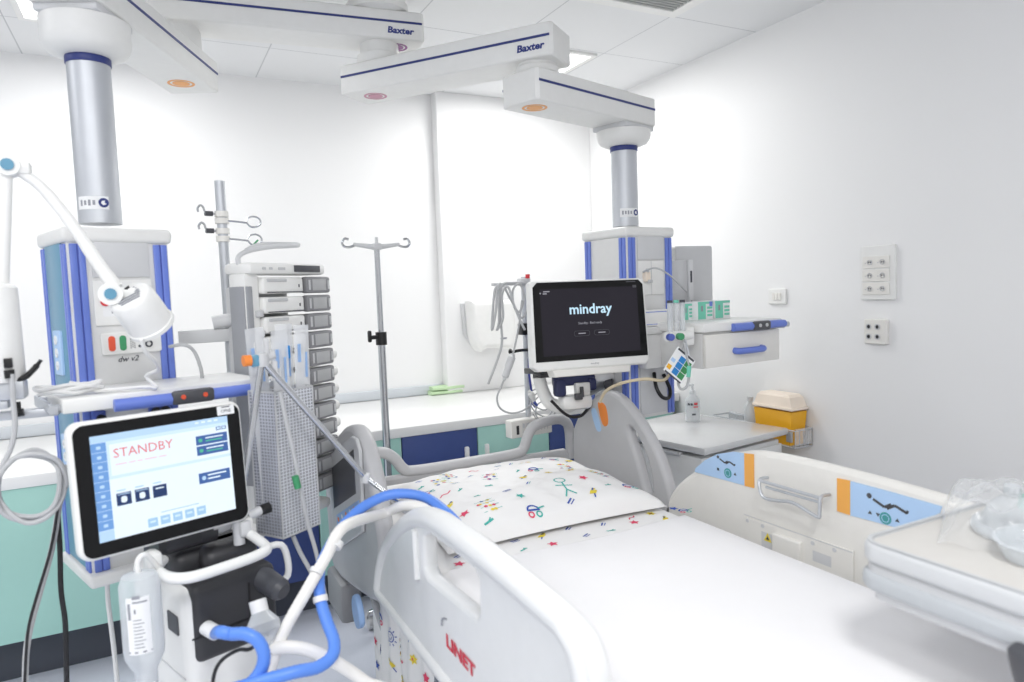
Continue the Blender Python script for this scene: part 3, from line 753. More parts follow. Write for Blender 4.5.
part('control_housing', B(Mn).poly([(-2.52, .60), (-2.40, .60), (-2.10, .74), (-2.085, .80), (-2.085, 1.0), (-2.12, 1.03), (-2.17, 1.03), (-2.50, .905), (-2.53, .86)], .012, bev=.005), MGREY, near)
part('control_screen', B(Mn).poly([(-2.463, .720), (-2.463, .867), (-2.145, .992), (-2.145, .852)], .003, z0=.0115, bev=.001), DGREY, near)
kp = part('keypad', B(Mn).poly([(-2.43, .645), (-2.43, .705), (-2.11, .840), (-2.11, .785)], .003, z0=.0115, bev=.001), SKY, near)
b = B(Mn)
for i in range(5):
    for j in range(2): b.quad(-2.40+i*.058, .672+i*.0245+j*.026, .026, .015, .0148, None, (i+j) % 2, .005)
part('key', b, [LABELW, ORANGE], kp)
part('corner_bumper', B().box((.57, 2.55, .37), (.08, .22, .15), bev=.02), mat('bumper grey', (150, 151, 154), .5), BED)
part('release_pedal', B().poly(curve2([(2.19, .45), (2.19, .50), (2.155, .525), (2.115, .50), (2.10, .45), (2.145, .42)], 4), .02, YZm(.53) @ Matrix.Diagonal((-1, 1, 1, 1)), bev=.006), SKY, BED)
part('rail_linkage', B().tube([(.60, 2.30, .50), (.60, 2.20, .42), (.62, 2.10, .30)], .012), BEDGREY, BED)

# ---- foot-end rails (white)
FR = [(1.985, .62), (1.95, .68), (1.90, .76), (1.83, .825), (1.73, .885), (1.64, .93), (1.55, .96), (1.45, .975), (1.30, .978), (1.15, .976), (1.00, .97), (.91, .962), (.86, .945), (.832, .91), (.825, .86), (.825, .64), (.845, .60), (1.0, .59), (1.6, .59), (1.94, .59)]
FRo = curve2([(1.99, .60), (1.955, .68), (1.90, .76), (1.80, .845), (1.69, .91), (1.58, .955), (1.45, .975)], 4, False) + curve2([(1.44, .976), (1.2, .978), (.95, .968)], 2, False)[1:] + curve2([(.90, .962), (.855, .945), (.83, .905), (.825, .85)], 4, False) + [(.825, .64), (.83, .61), (.85, .595), (1.95, .585), (1.98, .59)]
FRo = FRo[::-1]
win = rrect(.29, .085, .014, 4)
winp = [(1.52+.0, .908), (1.50, .915), (1.24, .918), (1.225, .905), (1.228, .835), (1.245, .822), (1.52, .806), (1.545, .82), (1.545, .895)]
nr = part('foot_side_rail', B().poly(FRo, .04, YZ(.535), bev=.012, holes=[winp]), OFFW, BED, 'white lower side rail on the near side with red lettering')
rim = [(.548, y, z) for y, z in [(1.968, .610), (1.932, .685), (1.875, .757), (1.785, .825), (1.675, .888), (1.57, .931), (1.45, .951), (1.2, .953), (.95, .944), (.905, .936), (.872, .915), (.856, .87), (.851, .80), (.849, .63)]]
part('grip_rim', B().tube(rim, .024, seg=12), OFFW, nr)
part('bottom_rim', B().tube([(.543, 1.97, .60), (.54, 1.4, .597), (.54, .86, .60)], .017, seg=10), OFFW, nr)
Mr = fr((.5345, 0, 0), (0, -1, 0), (0, 0, 1))
b = B(Mr)
b.tube([(-1.585, .78, .002), (-1.585, .90, .002)], .010, n=1)
part('moulded_rib', b, OFFW, nr)

ft = part('lettering', B(Mr).text('LINET', .040, fr((-1.335, .700, .001), (1, 0, 0), (0, 1, 0)), bold=.0012, sx=1.5), TEXTR, nr)
part('logo_arc', B(Mr).tube([(-1.435, .725, .001), (-1.43, .742, .001), (-1.405, .752, .001)], .0022, seg=6), INKL, nr)

fo = part('foot_side_rail', B().poly([(y, z-.016 if z > .7 else z) for y, z in FRo], .04, YZ(1.605), bev=.012), WARM, BED, 'white lower side rail on the far side with two blue control labels')
part('grip_rim', B().tube([(1.622, y+(.010 if y > 1.5 else -.010 if y < .9 else 0), z-.004) for _, y, z in rim], .0165, seg=12), WARM, fo)
Mo = fr((1.6045, 0, 0), (0, -1, 0), (0, 0, 1))      # inner face of the far rail, seen from the bed
def ylist(l): return [(-y, z) for y, z in l]
lab = [(1.80, .832), (1.795, .846), (1.75, .882), (1.69, .915), (1.62, .936), (1.575, .940), (1.575, .838)]
def figure(b, y, z, s=1, mi=0):
    """lying figure with bent knees, drawn as bars"""
    def bar(x0, y0, x1, y1, w):
        x0, x1 = x+(x0-x)*1.3, x+(x1-x)*1.3; y0, y1 = z+(y0-z)*.8, z+(y1-z)*.8
        d = V((x1-x0, y1-y0, 0)); n = V((-d.y, d.x, 0)).normalized()*w/2
        b.add([(x0+n.x, y0+n.y, .0032), (x0-n.x, y0-n.y, .0032), (x1-n.x, y1-n.y, .0032), (x1+n.x, y1+n.y, .0032)], [(0, 1, 2, 3)], mi)
    x = -y
    b.poly(circ(.0070*s, 14, x-.050*s, z+.014*s), .0006, z0=.0026, mi=mi)
    bar(x-.030*s, z+.010*s, x-.006*s, z-.006*s, .007*s); bar(x-.006*s, z-.006*s, x+.008*s, z+.008*s, .007*s)
    bar(x-.001*s, z-.009*s, x+.015*s, z+.008*s, .007*s); bar(x+.015*s, z+.008*s, x+.040*s, z-.006*s, .007*s); bar(x+.040*s, z-.006*s, x+.041*s, z+.003*s, .006*s)
def ctl(name, blue, org, fy, fz, by, bz, fs=1):
    p = part(name, B(Mo).poly(ylist(blue), .0022), SKYP, fo)
    part('orange_band', B(Mo).poly(ylist(org), .0026), ORANGEP, p)
    b = B(Mo); figure(b, fy, fz, fs); part('lying_figure', b, DGREY, p)
    b = B(Mo)
    b.poly(circ(.0155, 22, -by, bz), .0012, z0=.0022); b.poly(circ(.0105, 20, -by, bz), .0012, z0=.0026, mi=1, holes=[circ(.0088, 16, -by, bz)[::-1]])
    part('round_button', b, [TEALB, SKYP], p)
    b = B(Mo)
    for dy, dr in ((.042, 1), (-.032, 1), (.020 if by < 1.3 else .043, -1)):
        x = -(by+dy); b.add([(x-.006, bz+.004-.004*dr, .0036), (x+.006, bz+.004-.004*dr, .0036), (x, bz+.004+.005*dr, .0036)], [(0, 1, 2) if dr > 0 else (2, 1, 0)])
    part('arrow', b, DGREY, p)
ctl('control_label', lab, [(1.575, .837), (1.575, .940), (1.537, .944), (1.537, .839)], 1.652, .896, 1.645, .862, .72)
ctl('control_label', [(1.205, .845), (1.205, .937), (1.10, .936), (.965, .932), (.97, .915), (1.06, .850)], [(1.245, .846), (1.245, .936), (1.205, .938), (1.205, .845)], 1.10, .898, 1.105, .865)
# bent wire bag holder on the far rail
b = B().tube([(1.595, 1.475, .887), (1.56, 1.475, .884), (1.555, 1.46, .842), (1.56, 1.42, .838), (1.555, 1.35, .850), (1.555, 1.27, .832), (1.555, 1.262, .846), (1.56, 1.262, .886), (1.595, 1.262, .888)], .005, seg=8, n=4)
b.tube([(1.56, 1.475, .884), (1.56, 1.26, .884)], .005, n=1, seg=8).tube([(1.56, 1.45, .870), (1.56, 1.26, .872)], .004, n=1, seg=8)
part('wire_bag_holder', b, SATIN, fo)
pl = part('latch_plate', B(Mo).poly([(-1.575, .655), (-1.195, .655), (-1.195, .752), (-1.575, .742)], .006, bev=.002), WARM, fo)
part('latch_handle', B(Mo).poly(rrect(.10, .085, .006, 3, -1.405, .685), .020, bev=.005), WARM, pl)
b = B(Mo); b.quad(-1.475, .69, .06, .05, .0068, None); b.quad(-1.29, .70, .06, .03, .0068, None); b.quad(-1.385, .748, .38, .003, .0068, Matrix.Rotation(0, 4, 'Z'))
part('latch_recess', b, LGREY, pl)
b = B(Mo); b.add([(-1.495, .69, .0075), (-1.465, .69, .0075), (-1.48, .717, .0075)], [(0, 1, 2)]); part('warning_triangle', b, PR_YEL, pl)
b = B(Mo); b.add([(-1.487, .695, .008), (-1.473, .695, .008), (-1.48, .707, .008)], [(0, 1, 2)]); part('warning_sign', b, INK, pl)
b = B(Mo)
for x, z in ((-1.56, .732), (-1.50, .732), (-1.32, .735), (-1.25, .738)): b.poly(circ(.006, 12, x, z), .002, z0=.006)
part('screw', b, LGREY, pl)

# ---- mattress, printed sheet, white blanket, pillow
def slab(x0, x1, y0, y1, z0, z1, bev): return B().box(((x0+x1)/2, (y0+y1)/2, (z0+z1)/2), (x1-x0, y1-y0, z1-z0), bev=bev, seg=4)
solo('mattress', slab(.64, 1.455, .60, 2.60, .566, .712, .03), SHEETW, 'thick white mattress on the hospital bed, seen at its covered edges', 'mattress', (1.09, 1.6, .566))

def star(n, r0, r1, a0=0): return [((r0 if k % 2 == 0 else r1)*math.cos(a0+PI*k/n), (r0 if k % 2 == 0 else r1)*math.sin(a0+PI*k/n)) for k in range(2*n)]
def motif(kind, rnd):
    """list of (polygon, colour index) in a small local plane, like child drawings"""
    out = []
    def bar(x0, y0, x1, y1, w, c):
        d = V((x1-x0, y1-y0)); n = V((-d.y, d.x)).normalized()*w/2
        out.append(([(x0+n.x, y0+n.y), (x0-n.x, y0-n.y), (x1-n.x, y1-n.y), (x1+n.x, y1+n.y)], c))
    def ring(cx, cy, r, w, c, n=12, a0=0, a1=2*PI):
        for k in range(n):
            p, q = a0+(a1-a0)*k/n, a0+(a1-a0)*(k+1)/n
            out.append(([(cx+(r-w)*math.cos(p), cy+(r-w)*math.sin(p)), (cx+r*math.cos(p), cy+r*math.sin(p)), (cx+r*math.cos(q), cy+r*math.sin(q)), (cx+(r-w)*math.cos(q), cy+(r-w)*math.sin(q))], c))
    if kind == 'star': 
        out.append((star(5, .018, .009, rnd.random()*6), rnd.choice((1, 1, 3, 2))))
    elif kind == 'figure':
        ring(0, .035, .017, .0035, 2); bar(0, .018, 0, -.015, .004, 2); bar(-.022, .010, .022, .0, .004, 2); bar(0, -.015, -.014, -.045, .004, 2); bar(0, -.015, .018, -.04, .004, 2)
    elif kind == 'abacus':
        for k in range(4): bar(-.028, .03-.02*k, .028, .033-.02*k, .0018, 2)
        for k in range(11):
            c = (rnd.uniform(-.025, .025), .031-.02*(k % 4)); out.append((circ(.0055, 10, *c), (4, 3, 1, 4)[rnd.randrange(4)]))
    elif kind == 'dash':
        bar(-.012, -.006, .012, .008, .005, 3); bar(-.006, -.012, .016, .0, .003, rnd.choice((3, 2)))
    elif kind == 'flower':
        out.append((star(6, .017, .009), 4)); out.append((circ(.005, 10), 1))
    elif kind == 'bus':
        ring(0, .004, .018, .005, 3, 10, 0, PI); bar(-.018, .004, .018, .004, .006, 3); ring(-.010, -.009, .009, .004, 1); ring(.012, -.009, .009, .004, 2); bar(.014, .008, .034, .014, .005, 2)
    elif kind == 'bird':
        out.append(([(-.018, -.006), (.0, -.012), (.016, .0), (.004, .010), (-.004, .006)], 4)); bar(.004, .006, .018, .018, .005, 3); bar(-.004, -.010, -.014, -.024, .004, 3); out.append((circ(.006, 10, .014, .012), 4))
    elif kind == 'leaf':
        bar(-.014, -.004, .014, .004, .006, 2); bar(0, 0, .008, .010, .004, 2)
    elif kind == 'sun':
        ring(0, 0, .018, .003, 3, 14)
        for k in range(10):
            a = 2*PI*k/10; bar(.022*math.cos(a), .022*math.sin(a), .030*math.cos(a), .030*math.sin(a), .003, 3)
        bar(-.006, .004, -.005, .007, .003, 3); bar(.006, .004, .005, .007, .003, 3); ring(0, 0, .009, .002, 3, 6, PI, 2*PI)
    elif kind == 'squig':
        bar(-.02, 0, -.006, .008, .004, 1); bar(-.006, .008, .006, -.002, .004, 1); bar(.006, -.002, .02, .006, .004, 1)
    return out
def prints(b, surf, items, rnd):
    """paint motifs into the cloth: each polygon lies on the surface"""
    for u, v, kind, rot, sc in items:
        ca, sa = math.cos(rot)*sc, math.sin(rot)*sc
        for pl, c in motif(kind, rnd):
            pts = [surf(u+x*ca-y*sa, v+x*sa+y*ca) for x, y in pl]
            if len(pl) > 6:
                m = surf(u+sum(p[0]*ca-p[1]*sa for p in pl)/len(pl), v+sum(p[0]*sa+p[1]*ca for p in pl)/len(pl)); n = len(pl)
                b.add(pts+[m], [(k, (k+1) % n, n) for k in range(n)], c)
            else: b.add(pts, [tuple(range(len(pl)))], c)
rnd = random.Random(11)
# printed fitted sheet (with an untucked tail hanging under the near rails)
b = slab(.625, 1.475, 1.50, 2.62, .58, .733, .035)
kinds = ['star', 'dash', 'bus', 'bird', 'leaf', 'flower', 'squig', 'star', 'dash', 'leaf']
it = [(.70+.10*i+rnd.uniform(-.02, .02), 1.72+.065*j+rnd.uniform(-.015, .015), rnd.choice(kinds), rnd.uniform(-.5, .5), 1.0) for i in range(9) for j in range(2)]
it += [(.66+.09*i, 1.86, rnd.choice(kinds), 0, 1) for i in range(9)]
prints(b, lambda x, y: (x, y, .7339), it, rnd)
def tail(u, v):
    y = 2.27-.62*u; z = .66-.52*v
    return (.606-.012*v+.012*math.sin(u*17)*v+.006*math.sin(u*41+2), y+.02*math.sin(v*3), z)
b.grid(tail, 40, 14)
def tails(y, z):
    u = (2.27-y)/.62; v = (.66-z)/.52; p = tail(u, v); return (p[0]-.0022, p[1], p[2])
it = []
for i in range(6):
    for j in range(5):
        it.append((2.24-.10*i+rnd.uniform(-.015, .015), .62-.10*j+rnd.uniform(-.02, .02), rnd.choice(['sun', 'bird', 'bus', 'dash', 'star', 'abacus', 'flower']), rnd.uniform(-.4, .4)+PI*0, 1.0))
prints(b, tails, it, rnd)
solo('printed_sheet', b, PRINTS, 'white cotton sheet printed with small coloured drawings below the pillow', 'sheet', (1.09, 2.0, .58))

# white top sheet, smooth, tucked over the mattress edges
b = B()
def wsheet(u, v):
    y = .575+(1.665-.575)*v
    prof = [(.612, .60), (.612, .70), (.622, .732), (.65, .7455), (1.445, .7455), (1.472, .732), (1.482, .70), (1.482, .60)]
    k = u*(len(prof)-1); i = min(int(k), len(prof)-2); f = k-i
    x = prof[i][0]*(1-f)+prof[i+1][0]*f; z = prof[i][1]*(1-f)+prof[i+1][1]*f
    if v > .965 and 3/7-.01 <= u <= 4/7+.01: z -= 0
    edge = .006*math.sin(x*9+1)
    y += edge*v
    z += .0016*math.sin(x*11+y*5)*math.sin(y*8+x*3)*(1 if .65 < x < 1.5 else 0)
    return (x, y, z)
b.grid(wsheet, 70, 50)
b.grid(lambda u, v: (lambda p: (p[0], p[1]+.001, p[2]-.012*v))(wsheet(u, 1)), 70, 1)
b.grid(lambda u, v: (lambda p: (p[0], p[1]-.001, p[2]*(1-v)+.60*v))(wsheet(u, 0)), 70, 2)
solo('white_bed_sheet', b, SHEETW, 'plain white sheet spread smooth over the lower part of the bed', 'sheet', (1.09, 1.1, .60))

# pillow
PX0, PX1, PY0, PY1, PZ = .685, 1.455, 1.765, 2.45, .7345
def pillow_h(x, y):
    u = max(-1, min(1, (x-(PX0+PX1)/2)/((PX1-PX0)/2))); v = max(-1, min(1, (y-(PY0+PY1)/2)/((PY1-PY0)/2)))
    f = max(0, 1-abs(u)**3.6)**.48*max(0, 1-abs(v)**3.6)**.36
    h = .088*f*(1+.10*u)+.010*math.sin(7*u+2.2*v+.5)*f*(abs(u)**1.5)+.006*math.sin(9*v-3*u)*f+.003*math.sin(21*u+6*v)*math.sin(7*v)*f
    h -= .012*f*max(0, v)
    return h
b = B()
NU = 56
def top(u, v, s=1):
    x = PX0+(PX1-PX0)*u; y = PY0+(PY1-PY0)*v
    # edges bow in between pointed corners
    uu, vv = 2*u-1, 2*v-1
    xx = x-(.022*uu*(1-vv*vv)); yy = y-(.020*vv*(1-uu*uu))
    h = pillow_h(x, y)
    return (xx, yy, PZ+.014+(h if s > 0 else -.013*max(0, 1-uu**8)**.5*max(0, 1-vv**8)**.5))
b.grid(top, NU, NU); 
vs0 = len(b.v)
b.grid(lambda u, v: top(1-u, v, -1), 30, 30)
it = []
kinds = ['star', 'bus', 'bird', 'leaf', 'dash', 'flower', 'squig', 'abacus']
def psurf(x, y):
    u = (x-PX0)/(PX1-PX0); v = (y-PY0)/(PY1-PY0)
    u = min(.995, max(.005, u)); v = min(.995, max(.005, v)); p = top(u, v); return (p[0], p[1]-.0008, p[2]+.0011)
fixed = [(.86, 1.875, 'abacus', .1, 1.2), (.98, 1.885, 'star', 0, 1), (1.15, 1.89, 'figure', -.15, 1.25), (1.25, 1.93, 'star', 0, 1), (1.36, 2.0, 'abacus', .5, 1.1), (1.385, 1.86, 'bus', -.2, 1.2), (1.22, 1.83, 'bird', .2, 1.2),
         (.985, 1.80, 'bus', -.1, 1.2), (.78, 1.885, 'star', .4, 1), (1.12, 1.81, 'dash', .2, 1.2), (.83, 1.80, 'leaf', 0, 1.2), (1.30, 1.86, 'leaf', 0, 1)]
it += fixed
for i in range(7):
    for j in range(6):
        x, y = .76+.105*i+rnd.uniform(-.03, .03), 1.98+.082*j+rnd.uniform(-.02, .02)
        if any(abs(x-f[0]) < .07 and abs(y-f[1]) < .06 for f in fixed): continue
        it.append((x, y, rnd.choice(kinds+['leaf', 'dash', 'squig', 'dash']), rnd.uniform(-.5, .5), rnd.uniform(.9, 1.15)))
prints(b, psurf, it, rnd)
solo('pillow', b, PRINTS, 'white pillow printed with coloured stars and drawings at the bed head', 'pillow', (1.07, 2.1, PZ))

# ================================================================ FOREGROUND CART (right edge)
t = thing('instrument_cart', 'white cart tray with ribbed rim shaded grey in the right foreground at the bed foot', 'cart', (1.75, .36, 0))
tx0, tx1, ty0, ty1, tz = 1.105, 1.95, .18, .822, 1.0
cx, cy = (tx0+tx1)/2, (ty0+ty1)/2
M = Matrix.Translation((cx, cy, 0)); w, h = tx1-tx0, ty1-ty0
part('tray_top', B(M).poly(rrect(w-.02, h-.02, .035, 6), .016, z0=tz-.021, bev=.002), mat('tray surface', (216, 213, 208), .45), t)
part('tray_rim', B(M).poly(rrect(w, h, .04, 8),   .040, z0=tz-.040, bev=.012, seg=3, holes=[rrect(w-.030, h-.030, .03, 8)[::-1]]), mat('shaded tray rim', (203, 205, 207), .45), t)  # shade on the sides of the light rim is put into this grey
part('bumper_band', B(M).poly(rrect(w+.004, h+.004, .04, 8), .034, z0=tz-.088, bev=.011, seg=3), mat('shaded band grey', (182, 186, 190), .5), t)  # grey band, toned darker for the shade on the tray sides
part('underframe', B(M).poly(rrect(w-.03, h-.03, .03, 6), .020, z0=tz-.106), LGREY, t)
part('tray_groove', B(M).poly(rrect(w-.012, h-.012, .035, 6), .016, z0=tz-.055), MGREY, t)
b = B()
for x in (1.22, 1.86):
    for y in (.26, .50): b.tube([(x, y, .93), (x, y, .09)], .022, n=1, seg=12)
part('post', B().poly(curve2([(1.095, .925), (1.083, .91), (1.10, .865), (1.13, .80), (1.20, .66), (1.24, .50), (1.24, .09), (1.29, .09), (1.29, .60), (1.26, .75), (1.20, .90), (1.17, .93)], 3), .05, XZ(.56), bev=.012), DGREY, t)
part('post', B().box((1.84, .50, .50), (.05, .05, .86), bev=.012), DGREY, t)
part('foot_bar', B().box((1.53, .42, .075), (.66, .30, .04), bev=.012), DGREY, t)
for x in (1.25, 1.81):
    for y in (.32, .52): part('castor', B().cyl((x-.012, y, .03), (x+.012, y, .03), .03), BLACK, t)
# wrapped masks lying on the tray
tz1 = tz-.004
def dome(b, cx, cy, rx, ry, h, mi=0, seg=24, rings=7):
    b.lathe([(math.cos(PI/2*k/rings)*1.0+.001, h*math.sin(PI/2*k/rings)) for k in range(rings+1)], (0, 0, 0), seg, mi, Matrix.Translation((cx, cy, tz1)) @ Matrix.Diagonal((rx, ry, 1, 1)))
for k, (x, y, rz, lab) in enumerate(((1.375, .70, .5, 'wrapped clear breathing mask with mint part, nearer the tray corner'), (1.56, .60, -.3, 'wrapped clear breathing mask with mint part, further right on the tray'))):
    t2 = thing('breathing_mask', lab, 'mask', (x, y, tz1), rz)
    Mx = frz((x, y, tz1), rz)
    b = B(Mx); b.lathe([(.062, 0), (.066, .004), (.06, .02), (.045, .045), (.028, .06), (.016, .066), (.016, .085), (.012, .085)], (0, 0, 0), 28, sx=1.15, sy=.85); part('mask_shell', b, CLEARF, t2)
    b = B(Mx); b.tube([(.07*math.cos(a*PI/8)*1.1, .055*math.sin(a*PI/8), .008) for a in range(16)], .010, closed=True, n=2); part('cushion', b, CLEARB, t2)
    b = B(Mx); b.cyl((.0, -.02, .058), (.045, -.075, .025), .017, .013).box((.05, -.085, .02), (.04, .035, .03), bev=.006); part('connector', b, mat('mint connector %d' % k, (110, 205, 180), .4), t2)
    b = B(Mx); b.grid(lambda u, v: ((u-.5)*.28, (v-.5)*.22, .004+.070*max(0, 1-(2*u-1)**4)**.7*max(0, 1-(2*v-1)**4)**.7*(1+.22*math.sin(14*u+7*v)*math.sin(11*v-6*u))+.006*math.sin(23*u+5*v)*math.sin(19*v)), 40, 32); part('clear_wrapper', b, FILM, t2)
t2 = thing('plastic_dish', 'shallow hazy plastic dish lying on the tray near its front edge', 'dish', (1.29, .60, tz1))
part('dish', B().lathe([(.05, 0), (.058, .002), (.07, .03), (.074, .032), (.068, .034), (.056, .008), (.001, .006)], (1.285, .60, tz1), 28, sx=1.2), CLEARB, t2)
# ================================================================ VENTILATOR (left foreground)
VO = V((.009, 1.773, 0)); VW = V((.945, .327, 0)); VB = V((-.327, .945, 0))
FV = fr(VO, VW, VB)                                   # x to the right, y to the back, z up
def vl(px, py, off):                                  # a place of the photo on the plane y=off of the ventilator
    q = at(px, py, d=1.0)-CAM; t = (VO+VB*off-CAM).dot(VB)/q.dot(VB)
    h = CAM+q*t-VO
    return V((h.dot(VW), off, h.z))
VENT = thing('ventilator', 'breathing machine with a large lit standby screen in the left foreground', 'ventilator', VO, math.atan2(VW.y, VW.x))
MT = Matrix.Translation((0, 0, 1.072)) @ Matrix.Rotation(math.radians(-4), 4, 'X')
Mm = FV @ MT @ fr((0, 0, 0), (1, 0, 0), (0, 0, 1))    # screen plane: x right, y up, z to viewer
mo = part('monitor', B(Mm).poly(rrect(.376, .300, .026, 6), .040, z0=-.045, bev=.010, seg=3), WHITE, VENT)
part('display_glass', B(Mm).poly(rrect(.362, .286, .022, 6), .003, z0=-.0045, bev=.001), GLASSBLK, mo)
b = B(Mm); W, Hh = .300, .230
def S(u, v, w, h, z=0, mi=0, r=0): b.quad(-W/2+W*(u+w/2), Hh/2-Hh*(v+h/2)+.002, W*w, Hh*h, z, None, mi, r)
S(0, 0, 1, 1, -.0010, 0); S(0, 0, 1, .065, -.0008, 1); S(.10, .43, .9, .32, -.0008, 2); S(.10, .75, .9, .25, -.0008, 8); S(.12, .10, .88, .3, -.0008, 8)
for k in range(9): S(.0, .07+.092*k, .10, .088, -.0006, 3); S(.035, .10+.092*k, .03, .03, -.0004, 1, .002)
S(.0, .90, .10, .1, -.0006, 1)
for v in (.165, .272): S(.735, v, .25, .095, -.0006, 4); S(.755, v+.03, .03, .035, -.0004, 6, .003); S(.81, v+.025, .14, .012, -.0004, 2); S(.81, v+.055, .13, .012, -.0004, 6)
S(.73, .55, .25, .11, -.0006, 4); S(.755, .585, .03, .04, -.0004, 1, .003); S(.80, .575, .15, .014, -.0004, 2); S(.80, .612, .10, .014, -.0004, 2)
for k in range(3):
    u = .135+.125*k; S(u, .575, .10, .12, -.0006, 5)
    if k < 2: S(u+.03, .61, .04, .06, -.0004, 2, .004); S(u+.01, .585, .08, .008, -.0004, 1)
    else: S(u+.02, .60, .06, .012, -.0004, 2)
    S(u+.005, .545, .06, .010, -.0004, 7)
for k in range(5): S(.33+.09*k, .885, .07, .085, -.0006, 7); S(.345+.09*k, .91, .04, .02, -.0004, 0)
S(.43, .845, .28, .008, -.0006, 7)
for k in range(2): S(.90+.045*k, .10, .038, .035, -.0006, 4); S(.906+.045*k, .107, .026, .02, -.0004, 0)
for k in range(4): S(.74+.05*k, .02, .03, .016, -.0006, 8)
x0 = .15
for w in (.09, .06, .05, .10, .07): S(x0, .292, w-.012, .012, -.0004, 9); x0 += w
scr = part('screen', b, [SCRBLUE, SCRTOP, SCRWHITE, SCRSIDE, SCRDARK, SCRNAVY, SCRGRN, SCRICON, SCRWHITE, SCRPINK], mo)
part('screen_lettering', B(Mm).text('STANDBY', .0285, fr((-W/2+W*.35, Hh/2-Hh*.195+.002, .0), (1, 0, 0), (0, 1, 0)), ext=.0002), SCRRED, mo)
b = B(Mm); b.poly(rrect(.042, .022, .002, 2, .148, .131), .0008, z0=-.0012); 
b.text('CPNE', .010, fr((.148, .129, .0), (1, 0, 0), (0, 1, 0)), mi=1, ext=.0002); b.quad(.148, .139, .02, .0025, .0, None, 1)
part('name_sticker', b, [LABELW, INK], mo)
# neck and joint
part('monitor_neck', B(FV).box((.04, .055, .93), (.10, .05, .10), bev=.015).cyl((-.02, .06, .90), (.12, .06, .90), .028), CHAR, VENT)
b = B(FV).cyl((.11, .05, .905), (.155, .05, .91), .017).cyl((.165, .02, .93), (.165, .02, .86), .014).box((.175, .02, .90), (.03, .05, .04), bev=.008).cyl((.19, .02, .925), (.225, .02, .93), .012)
part('side_clamp', b, LGREY, VENT)
part('clamp_knob', B(FV).cyl((.225, .02, .93), (.25, .02, .932), .014), BLACK, VENT)
# body
bx0, bx1, by0, by1 = .0, .215, -.05, .30
part('body_shell', B(FV).box(((bx0+bx1)/2, .125, .53), (bx1-bx0+.01, .35, .56), bev=.03, seg=4), WHITE, VENT)
fp = part('front_panel', B(FV).box(((bx0+bx1)/2+.008, .02, .725), (.205, .16, .185), bev=.018, seg=3), CHAR, VENT)
part('top_cover', B(FV).box((.115, .16, .83), (.20, .22, .07), bev=.028, seg=4).box((.145, .07, .835), (.14, .12, .06), bev=.025, seg=3), CHAR, VENT)
b = B(FV).box((.10, -.0615, .700), (.19, .002, .004)).box((.145, -.0615, .745), (.004, .002, .09)).box((.165, -.0615, .665), (.004, .002, .06))
part('panel_gap', b, BLACK, fp)
part('valve_cap', B(FV).cyl((.185, -.04, .785), (.20, -.11, .765), .030, .027).cyl((.20, -.11, .765), (.203, -.122, .762), .027, .018), DGREY, VENT)
part('lower_housing', B(FV).box((.105, .125, .35), (.19, .32, .22), bev=.02), LGREY, VENT)
part('rating_plate', B(FV @ fr((-.0055, 0, 0), (0, -1, 0), (0, 0, 1))).poly(rrect(.060, .045, .003, 3, -.015, .722), .003), DGREY, VENT)
part('side_seam', B(FV).box((-.0056, .13, .60), (.002, .33, .003)), MGREY, VENT)
pc = part('outlet_port', B(FV).cyl((.040, -.055, .715), (.046, -.095, .712), .017), LABELW, VENT)
# handle bars
hp = [vl(163, 560, .03), V((-.045, -.02, .872)), V((-.04, -.085, .868)), V((-.005, -.115, .866)), V((.06, -.118, .866)), V((.15, -.112, .868)), V((.185, -.08, .87)), V((.185, .02, .885))]
part('front_handle', B(FV).tube(hp, .0125, seg=12), WHITE, VENT)
part('handle_mount', B(FV).box((-.045, .0, .885), (.03, .05, .05), bev=.01), WHITE, VENT)
part('handle_mount', B(FV).box((.185, .03, .90), (.03, .05, .05), bev=.01), WHITE, VENT)
part('side_handle', B(FV).tube([(.215, -.02, .845), (.255, -.02, .84), (.27, -.02, .80), (.268, -.02, .755), (.24, -.02, .745), (.215, -.02, .76)], .0085, seg=10, n=3), WHITE, VENT)
# trolley
part('trolley_column', B(FV).box((.105, .15, .19), (.10, .12, .18), bev=.015), LGREY, VENT)
b = B(FV)
for sx in (-1, 1):
    for sy in (-1, 1): b.tube([(.105, .15, .10), (.105+sx*.20, .15+sy*.22, .085)], .028, n=1, seg=10, flat=.7)
part('trolley_base', b, LGREY, VENT)
for sx in (-1, 1):
    for sy in (-1, 1): part('castor', B(FV).cyl((.105+sx*.20-.014, .15+sy*.22, .04), (.105+sx*.20+.014, .15+sy*.22, .04), .04).box((.105+sx*.20, .15+sy*.22, .08), (.03, .03, .03)), DGREY, VENT)

# ---- hanging water bottle
bc = FV @ V((-.095, -.06, 0)); 
zt = .912
t = thing('water_bottle', 'upside-down clear bottle with printed white label hanging beside the breathing machine', 'bottle', (bc.x, bc.y, zt))
part('bottle_body', B().lathe([(.012, zt-.02), (.036, zt-.026), (.043, zt-.045), (.043, zt-.19), (.041, zt-.205), (.030, zt-.228), (.024, zt-.236), (.024, zt-.33), (.02, zt-.34)], (bc.x, bc.y, 0), 32, sx=.95, sy=.95), CLEARB, t)
a0 = math.atan2(-bc.y, -bc.x)
def blab(u, v, r=.0415): 
    a = a0-.75+1.15*u
    return (bc.x+r*math.cos(a), bc.y+r*math.sin(a), zt-.185+.125*v)
b = B().grid(blab, 10, 1, 0)
def bp(u0, u1, v0, v1): b.grid(lambda u, v: blab(u0+(u1-u0)*u, v0+(v1-v0)*v, .0420), 3, 1, 1)
bp(.08, .2, .62, .9); bp(.3, .62, .97, 1.03); bp(.3, .9, .90, .93); bp(.35, .42, .72, .8)
for k in range(9): bp(.28, .28+.55*random.uniform(.6, 1), .12+.06*k, .135+.06*k)
bp(0, 1, .03, .06)
part('label_print', b, [LABELW, INKL], t)
b = B()
